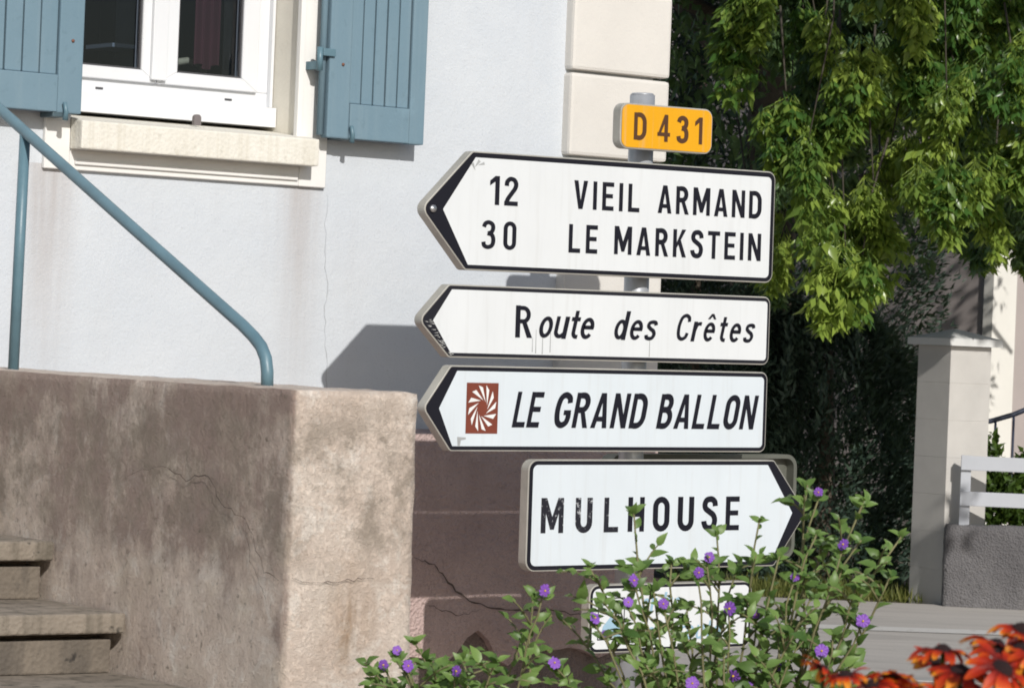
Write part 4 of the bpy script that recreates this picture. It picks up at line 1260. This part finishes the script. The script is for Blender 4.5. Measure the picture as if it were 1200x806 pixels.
evergreen(1.2, 34.5, 3.2, 1.6, 9.0, 14000, 'farthest broad dark evergreen left of the building', 6, tips=10)

evergreen(1.6, 30.5, 2.0, 1.2, 9.5, 16000, 'slender dark evergreen between the big evergreens and the farthest one', 7, tips=12)

# leafy shrub behind the board fence
M['hedge'] = leaf_mat('hedge_leaf', (0.03, 0.06, 0.012), (0.10, 0.17, 0.03), 0.25, 0.45, 4.0, False)
def shrub(X, Y, w, d, h, n, label, seed):
    r = np.random.default_rng(seed)
    root = empty('hedge_shrub', yonder(X, Y, -0.1), (0, 0, -TH))
    tag(root, label, 'shrub')
    q = unit(r.normal(size=(n, 3))); q[:, 2] = np.abs(q[:, 2])
    lump = 0.8 + 0.2 * np.sin(q[:, 0] * 9 + seed) * np.sin(q[:, 2] * 8)
    P = q * (r.uniform(.4, 1, (n, 1)) ** .5) * lump[:, None] * np.array([w, d, h]) + np.array([0, 0, 0.05])
    Dn = unit(q + r.normal(size=(n, 3)) * .7); Sn = unit(np.cross(Dn, r.normal(size=(n, 3))))
    Ln = r.uniform(.05, .085, n)
    V, F = leaf_cloud(P, Dn, Sn, Ln, Ln * .55)
    tag(link('foliage', np_mesh('foliage', V, F, M['hedge']), root), kind='stuff')
    MB().tube([(0, 0, 0), (0.03, 0, h * .4), (-.02, 0, h * .8)], 0.03, 8, 0.01).build('stem', M['twig'], root)
shrub(3.75, 25.1, 0.55, 0.4, 1.25, 6000, 'leafy green shrub just right of the gate pillar behind the fence', 11)
shrub(4.6, 25.2, 0.6, 0.4, 0.95, 6000, 'low leafy shrub at the right edge behind the fence', 12)

# verge grass by the foot of the pillar
gp = 2600
gx = nrng.uniform(1.2, 3.05, gp); gy = nrng.uniform(23.45, 24.4, gp)
G0 = np.array([tuple(yonder(a, b, -0.1)) for a, b in zip(gx, gy)])
Dg = unit(nrng.normal(size=(gp, 3)) * .35 + np.array([0, 0, 1])); Sg = unit(np.cross(Dg, nrng.normal(size=(gp, 3))))
Lg = nrng.uniform(.05, .16, gp)
V, F = leaf_cloud(G0, Dg, Sg, Lg, np.full(gp, .012), 0.05)
M['grass'] = leaf_mat('verge_grass_blade', (0.07, 0.10, 0.02), (0.22, 0.22, 0.06), 0.3, 0.6, 3.0, False)
tag(link('verge_grass', np_mesh('verge_grass', V, F, M['grass'])), 'rough yellowish grass along the far road edge', 'grass', kind='stuff')

# ------------------------------------------------------------------ flowering shrub in front of the signs
M['bush_leaf'] = leaf_mat('shrub_leaf', (0.06, 0.125, 0.03), (0.20, 0.31, 0.085), 0.28, 0.42, 7.0)
M['bush_stem'] = simple('shrub_stem', (0.17, 0.16, 0.075), 0.8, 0.25, 20)
M['petal'] = simple('violet_petal', (0.21, 0.075, 0.42), 0.6, 0.25, 60)
M['eye'] = simple('yellow_flower_eye', (0.75, 0.50, 0.03), 0.6)
BQ = 8.0 / 11.5
BX, BY = 0.493 * BQ, 8.0
def bz(z): return 1.6 + (z - 1.6) * BQ
bush = empty('flowering_shrub', yonder(BX, BY, 0.0), (0, 0, -TH))
tag(bush, 'violet flowered green shrub growing in front of the lowest signs', 'shrub')
def leaf_mesh(seed, L, W):
    """ovate leaf, folded along the midrib and bent down at the tip; grows along +X"""
    r = random.Random(seed)
    st = [(0.0, 0.02), (0.18, 0.75), (0.42, 1.0), (0.68, 0.70), (0.88, 0.28), (1.0, 0.0)]
    vs = []; fs = []
    curl = r.uniform(0.10, 0.35); fold = r.uniform(0.15, 0.4); tw = r.uniform(-.2, .2)
    for (t, w) in st:
        z = 0.06 * math.sin(t * PI) - curl * t * t
        hw = w * W / 2
        wv = 0.05 * math.sin(t * 14 + seed)
        vs += [(t * L, hw, z * L + hw * (fold + wv) + tw * t * hw), (t * L, 0, z * L), (t * L, -hw, z * L + hw * (fold - wv) - tw * t * hw)]
    for i in range(len(st) - 1):
        a = 3 * i; b = a + 3
        fs += [(a + 1, b + 1, b, a), (a + 2, b + 2, b + 1, a + 1)]
    return MB().add(vs, fs).mesh('leaf', M['bush_leaf'], smooth=True)
leafs = [leaf_mesh(k, 1.0, 0.46 + 0.05 * (k % 3)) for k in range(6)]
leaf_vf = [(np.array([v.co[:] for v in me.vertices]), [tuple(p.vertices) for p in me.polygons]) for me in leafs]
rb = random.Random(21)
leaf_list = []         # (pos, dir, roll, length)
stem_count = 0
def curve3(a, b, c, n=12):
    return [a * (1 - t) ** 2 + b * 2 * t * (1 - t) + c * t * t for t in [k / n for k in range(n + 1)]]
def put_leaves(pts, t0, count, lmin, lmax, flat=0.5):
    n = len(pts) - 1
    ph = rb.uniform(0, 6.28)
    for i in range(count):
        t = t0 + (1 - t0) * (i + rb.random() * .5) / count
        q = t * n; k = min(n - 1, int(q)); p = pts[k].lerp(pts[k + 1], q - k)
        d = (pts[k + 1] - pts[k]).normalized()
        a = ph + i * 2.4
        side = Vector((math.cos(a), math.sin(a) * 0.9, rb.uniform(-.15, .35)))
        dr = (side * 0.9 + d * (0.25 + 0.7 * t) + Vector((0, 0, rb.uniform(-.25, .2)))).normalized()
        ln = rb.uniform(lmin, lmax) * (1.0 - 0.45 * max(0, t - 0.75) / 0.25)
        leaf_list.append((p, dr, rb.uniform(-.5, .5), ln))
def add_stem(root, tip, r0, twigs, nl):
    a = Vector(root); c = Vector(tip)
    ctrl = a.lerp(c, 0.55) + Vector(((a.x - c.x) * 0.25, rb.uniform(-.06, .06), 0.16 + 0.12 * abs(c.x - a.x)))
    pts = curve3(a, ctrl, c)
    pts = [p + Vector((rb.uniform(-.006, .006), rb.uniform(-.006, .006), 0)) for p in pts]
    m = MB().tube(pts, r0, 7, 0.0022)
    put_leaves(pts, 0.55, nl, 0.022, 0.058)
    for k in range(twigs):
        t = rb.uniform(0.6, 0.95); q = t * 12; i = min(11, int(q)); p = pts[i].lerp(pts[i + 1], q - i)
        ang = rb.uniform(0, 6.28)
        e = p + Vector((math.cos(ang) * rb.uniform(.04, .13), math.sin(ang) * rb.uniform(.04, .11), rb.uniform(.01, .10)))
        if e.z > tip[2] + 0.01: e.z = tip[2] - rb.uniform(0.0, .05)
        tp_ = curve3(p, p.lerp(e, .5) + Vector((0, 0, .02)), e, 5)
        m.tube(tp_, 0.003, 5, 0.0015)
        put_leaves(tp_, 0.15, rb.choice((4, 5, 6)), 0.024, 0.055)
    for k in range(5):
        a = k * 2.4 + rb.uniform(-.4, .4)
        leaf_list.append((c - Vector((0, 0, rb.uniform(0, .012))), Vector((math.cos(a), math.sin(a), rb.uniform(.3, 1.3))).normalized(), rb.uniform(-.4, .4), rb.uniform(.020, .042)))
    m.build('stem', M['bush_stem'], bush)
tips = [(-.06, 1.045), (.37, 1.04), (.53, 1.16), (.735, 1.11), (.86, 1.0), (-.38, .74), (-.5, .55), (-.79, .56), (-.95, .485), (-.20, .86), (.09, .88), (.24, .98), (.62, .96), (.70, .83),
        (-.15, .75), (.02, .80), (.44, .92), (.30, .86), (.55, .80), (.15, .72), (-.28, .66), (.80, .88), (.40, .72), (-.05, .62), (.62, .68), (.0, .55), (.25, .60), (-.62, .52), (-.92, .47), (-.42, .60),
        (.48, .60), (-.7, .47), (-.55, .44), (-.3, .50), (.68, .60), (.12, .48), (.38, .50), (.56, 1.0), (-.12, .48), (.72, .98)]
tips += [(-.9, .43), (-.74, .50), (-.85, .50), (-.6, .46)]
for (x, z) in tips:
    far = x < -0.32
    x *= BQ; z = bz(z)
    root = (rb.uniform(-.46, -.28), rb.uniform(-.1, .1), 0.0) if far else (0.21 + rb.uniform(-.12, .14) + (x - .2) * .25, rb.uniform(-.09, .09), 0.0)
    add_stem(root, (x, rb.uniform(-.17, .13), z), rb.uniform(.0042, .0062), 4 if not far else 4, 13)
# one old woody stem leaning left in front of the arrow tip
fl = [(.2, .91), (-.053, .825), (-.07, .755), (.494, .853), (-.35, .78), (.565, 1.14), (-.14, .64), (-.635, .50), (-.88, .51), (-.84, .55), (.294, .517), (.156, .49), (.347, .48), (.65, .97), (.27, .745),
      (.37, .72), (-.306, .53), (.16, .865), (.05, .75), (-.80, .50), (.58, .62), (-.18, .70), (.72, .72), (.45, .55)]
def petal_disc():
    m = MB(); vs = [(0, 0.004, 0)]; fs = []
    k = 40
    for i in range(k):
        a = 2 * PI * i / k
        lob = 0.82 + 0.16 * abs(math.cos(a * 2.5)) ** 0.6 + 0.05 * math.sin(a * 13)
        vs.append((math.cos(a) * 0.5 * lob, 0.0, math.sin(a) * 0.5 * lob)); vs.append((math.cos(a) * lob, -0.12 + 0.30 * math.sin(a * 5 + 0.6) ** 2, math.sin(a) * lob))
    for i in range(k):
        a = 1 + 2 * i; b = 1 + 2 * ((i + 1) % k)
        fs += [(0, a, b), (a, a + 1, b + 1, b)]
    return m.add(vs, fs).mesh('flower', M['petal'], smooth=True)
def eye_mesh():
    m = MB().tube([(0, -0.02, 0), (0, -0.22, 0)], 0.17, 10, 0.07)
    return m.mesh('flower_eye', M['eye'])
fdisc, feye = petal_disc(), eye_mesh()
for (x, z) in fl:
    y = rb.uniform(-.19, -.05)
    far = x < -0.32
    x *= BQ; z = bz(z)
    add_stem((rb.uniform(-.44, -.3) if far else 0.21 + (x - .21) * .3, rb.uniform(-.1, .1), 0), (x, y + 0.015, z - 0.012), 0.004, 1, 7)
    s = rb.uniform(.0105, .0180)
    f = link('flower', fdisc, bush, (x, y, z), (rb.uniform(-.7, .35), rb.uniform(0, 6), rb.uniform(-.7, .7)), (s, s, s))
    link('flower_eye', feye, f)
# the 300 largest leaves in front as parts, the rest joined
def leaf_matrix(p, d, roll, ln):
    x = d.normalized(); up = Vector((0.15, -0.75, 0.65))
    y = up.cross(x)
    y = y.normalized() if y.length > 1e-4 else Vector((0, 1, 0))
    z = x.cross(y)
    Mx = Matrix((x, y, z)).transposed().to_4x4()
    return Matrix.Translation(p) @ Mx @ Matrix.Rotation(roll, 4, 'X') @ Matrix.Diagonal((ln, ln, ln, 1))
vis = [l for l in leaf_list if l[0].z > 0.74]
vis.sort(key=lambda l: l[0].y - l[3] * 6)
front = vis[:300]; rest = vis[300:] + [l for l in leaf_list if l[0].z <= 0.74]
for i, l in enumerate(front):
    o = link('leaf', leafs[i % 6], bush)
    o.matrix_basis = leaf_matrix(*l)
mr = MB()
for i, l in enumerate(rest):
    A, fs = leaf_vf[i % 6]
    Mt = np.array(leaf_matrix(*l))
    mr.add([tuple(r_) for r_ in (A @ Mt[:3, :3].T + Mt[:3, 3])], fs)
tag(mr.build('foliage', M['bush_leaf'], bush, smooth=True), kind='stuff')

# ------------------------------------------------------------------ orange flowers near the photographer
def petal_mat():
    m, nt, b = new_mat('flame_petal')
    v = coords(nt)
    sp = nt.nodes.new('ShaderNodeSeparateXYZ'); nt.links.new(v, sp.inputs[0])
    oi = nt.nodes.new('ShaderNodeObjectInfo')
    nz = noise_t(nt, coords(nt, (2, 14, 2)), 3.0, 3)
    f = math_n(nt, 'ADD', sp.outputs[0], math_n(nt, 'MULTIPLY', math_n(nt, 'SUBTRACT', nz, 0.5), 0.5))
    f = math_n(nt, 'ADD', f, math_n(nt, 'MULTIPLY', math_n(nt, 'SUBTRACT', oi.outputs['Random'], 0.5), 0.5))
    c = ramp(nt, f, [(0.18, (0.17, 0.008, 0.004)), (0.55, (0.50, 0.030, 0.006)), (0.85, (0.72, 0.10, 0.008)), (1.08, (0.86, 0.33, 0.02))])
    nt.links.new(c, b.inputs['Base Color'])
    b.inputs['Roughness'].default_value = 0.55
    tr = nt.nodes.new('ShaderNodeBsdfTranslucent'); nt.links.new(c, tr.inputs['Color'])
    mx = nt.nodes.new('ShaderNodeMixShader'); mx.inputs[0].default_value = 0.3
    nt.links.new(b.outputs[0], mx.inputs[1]); nt.links.new(tr.outputs[0], mx.inputs[2])
    nt.links.new(mx.outputs[0], nt.nodes['Material Output'].inputs['Surface'])
    return m
M['flame'] = petal_mat()
M['cone'] = simple('dark_flower_cone', (0.035, 0.012, 0.012), 0.8, 0.4, 60, 0.9, 200)
M['fl_leaf'] = leaf_mat('flower_leaf', (0.03, 0.07, 0.015), (0.10, 0.16, 0.03), 0.2, 0.5, 8.0)
def flame_petal(seed):
    r = random.Random(seed)
    st = [(0.0, .10), (.12, .17), (.35, .34), (.62, .44), (.85, .36), (.96, .20), (1.0, .06)]
    vs = []; fs = []
    droop = r.uniform(.1, .5); cup = r.uniform(-.25, .25)
    for t, w in st:
        z = 0.12 * math.sin(t * 2.2) - droop * t * t
        hw = w / 2
        vs += [(t, hw, z + cup * hw), (t, hw * .4, z + .018), (t, 0, z - .012), (t, -hw * .4, z + .018), (t, -hw, z + cup * hw)]
    for i in range(len(st) - 1):
        for k in range(4):
            a = 5 * i + k
            fs.append((a + 1, a, a + 5, a + 6))
    return MB().add(vs, fs).mesh('petal', M['flame'], smooth=True)
fpet = [flame_petal(k) for k in range(6)]
def cone_mesh():
    m = MB(); vs = []; fs = []
    rows, seg = 7, 14
    for j in range(rows):
        t = j / (rows - 1)
        rad = 0.30 * math.cos(t * PI / 2 * 0.96) ** 0.7; z = -0.03 + 0.26 * t
        for k in range(seg):
            a = 2 * PI * k / seg + (j % 2) * PI / seg
            q = rad * (1 + 0.12 * ((k + j) % 2))
            vs.append((math.cos(a) * q, math.sin(a) * q, z + 0.015 * ((k + j) % 2)))
    for j in range(rows - 1):
        for k in range(seg):
            a = j * seg + k; b = j * seg + (k + 1) % seg
            fs.append((a, b, b + seg, a + seg))
    fs.append(tuple(range((rows - 1) * seg, rows * seg)))
    return m.add(vs, fs).mesh('flower_head', M['cone'], smooth=True)
fcone = cone_mesh()
rf_ = random.Random(5)
def flame_plant(heads, rootX, rootY, label):
    root = empty('orange_flower_plant', yonder(rootX, rootY, 0.0), (0, 0, -TH))
    tag(root, label, 'flower plant', 'orange flowers in the near bed')
    for (X, Y, z, rad, tx, ty) in heads:
        lx, ly = X - rootX, Y - rootY
        pts = curve3(Vector((rf_.uniform(-.03, .03), rf_.uniform(-.03, .03), 0)), Vector((lx * .6, ly * .6, z * .6)), Vector((lx, ly, z)), 10)
        MB().tube(pts, 0.004, 7, 0.003).build('stem', M['fl_leaf'], root)
        for k in range(6):
            p = pts[2 + k]
            a = rf_.uniform(0, 6.28)
            lf = link('leaf', leafs_f[k % 3], root)
            lf.matrix_basis = leaf_matrix(p, Vector((math.cos(a), math.sin(a), .3)), 0.0, rf_.uniform(.07, .12))
        hd = link('flower_head', fcone, root, (lx, ly, z), (tx, ty, rf_.uniform(0, 6)), (rad,) * 3)
        npet = rf_.choice((13, 14, 15, 16))
        for k in range(npet):
            a = 2 * PI * k / npet + rf_.uniform(-.12, .12)
            o = link('petal', fpet[rf_.randrange(6)], hd)
            s = rf_.uniform(.85, 1.1)
            o.matrix_basis = Matrix.Rotation(a, 4, 'Z') @ Matrix.Translation((0.18, 0, 0.01 + 0.012 * (k % 2))) @ Matrix.Rotation(rf_.uniform(-.15, .35), 4, 'Y') @ Matrix.Diagonal((s * .85, s * .78, s, 1))
leafs_f = []
for k in range(3):
    me = leafs[k].copy(); me.materials.clear(); me.materials.append(M['fl_leaf']); leafs_f.append(me)
def bed(x0, x1, n, seed, rmin, rmax):
    r = random.Random(seed); hs = []
    for k in range(n):
        X = r.uniform(x0, x1)
        top = 1.205 + max(0.0, X - 0.50) * 0.34
        z = top - r.uniform(0.0, 0.055) - 0.01
        hs.append((X, r.uniform(4.05, 4.35), z, r.uniform(rmin, rmax), r.uniform(.05, .75), r.uniform(-.5, .5)))
    return hs
flame_plant([(.405, 4.22, 1.208, .032, .1, -.6), (.432, 4.20, 1.204, .032, .2, .1)] + bed(.41, .48, 4, 1, .028, .036), .44, 4.25, 'orange flower plant with small dark red heads at the left of the bed')
flame_plant([(.489, 4.20, 1.205, .036, .25, .1)] + bed(.47, .54, 5, 2, .030, .040), .50, 4.3, 'orange flower plant with yellowish heads low in the bed')
flame_plant([(.557, 4.24, 1.236, .040, .10, .05), (.572, 4.18, 1.216, .044, .25, -.1)] + bed(.54, .60, 5, 3, .032, .042), .57, 4.32, 'orange flower plant with two tall heads in the middle of the bed')
flame_plant([(.640, 4.15, 1.246, .048, .6, -.5), (.655, 4.24, 1.266, .044, .1, -.3), (.622, 4.2, 1.236, .042, .3, .2)] + bed(.60, .68, 6, 4, .034, .046), .64, 4.3, 'orange flower plant with large red heads at the right edge')
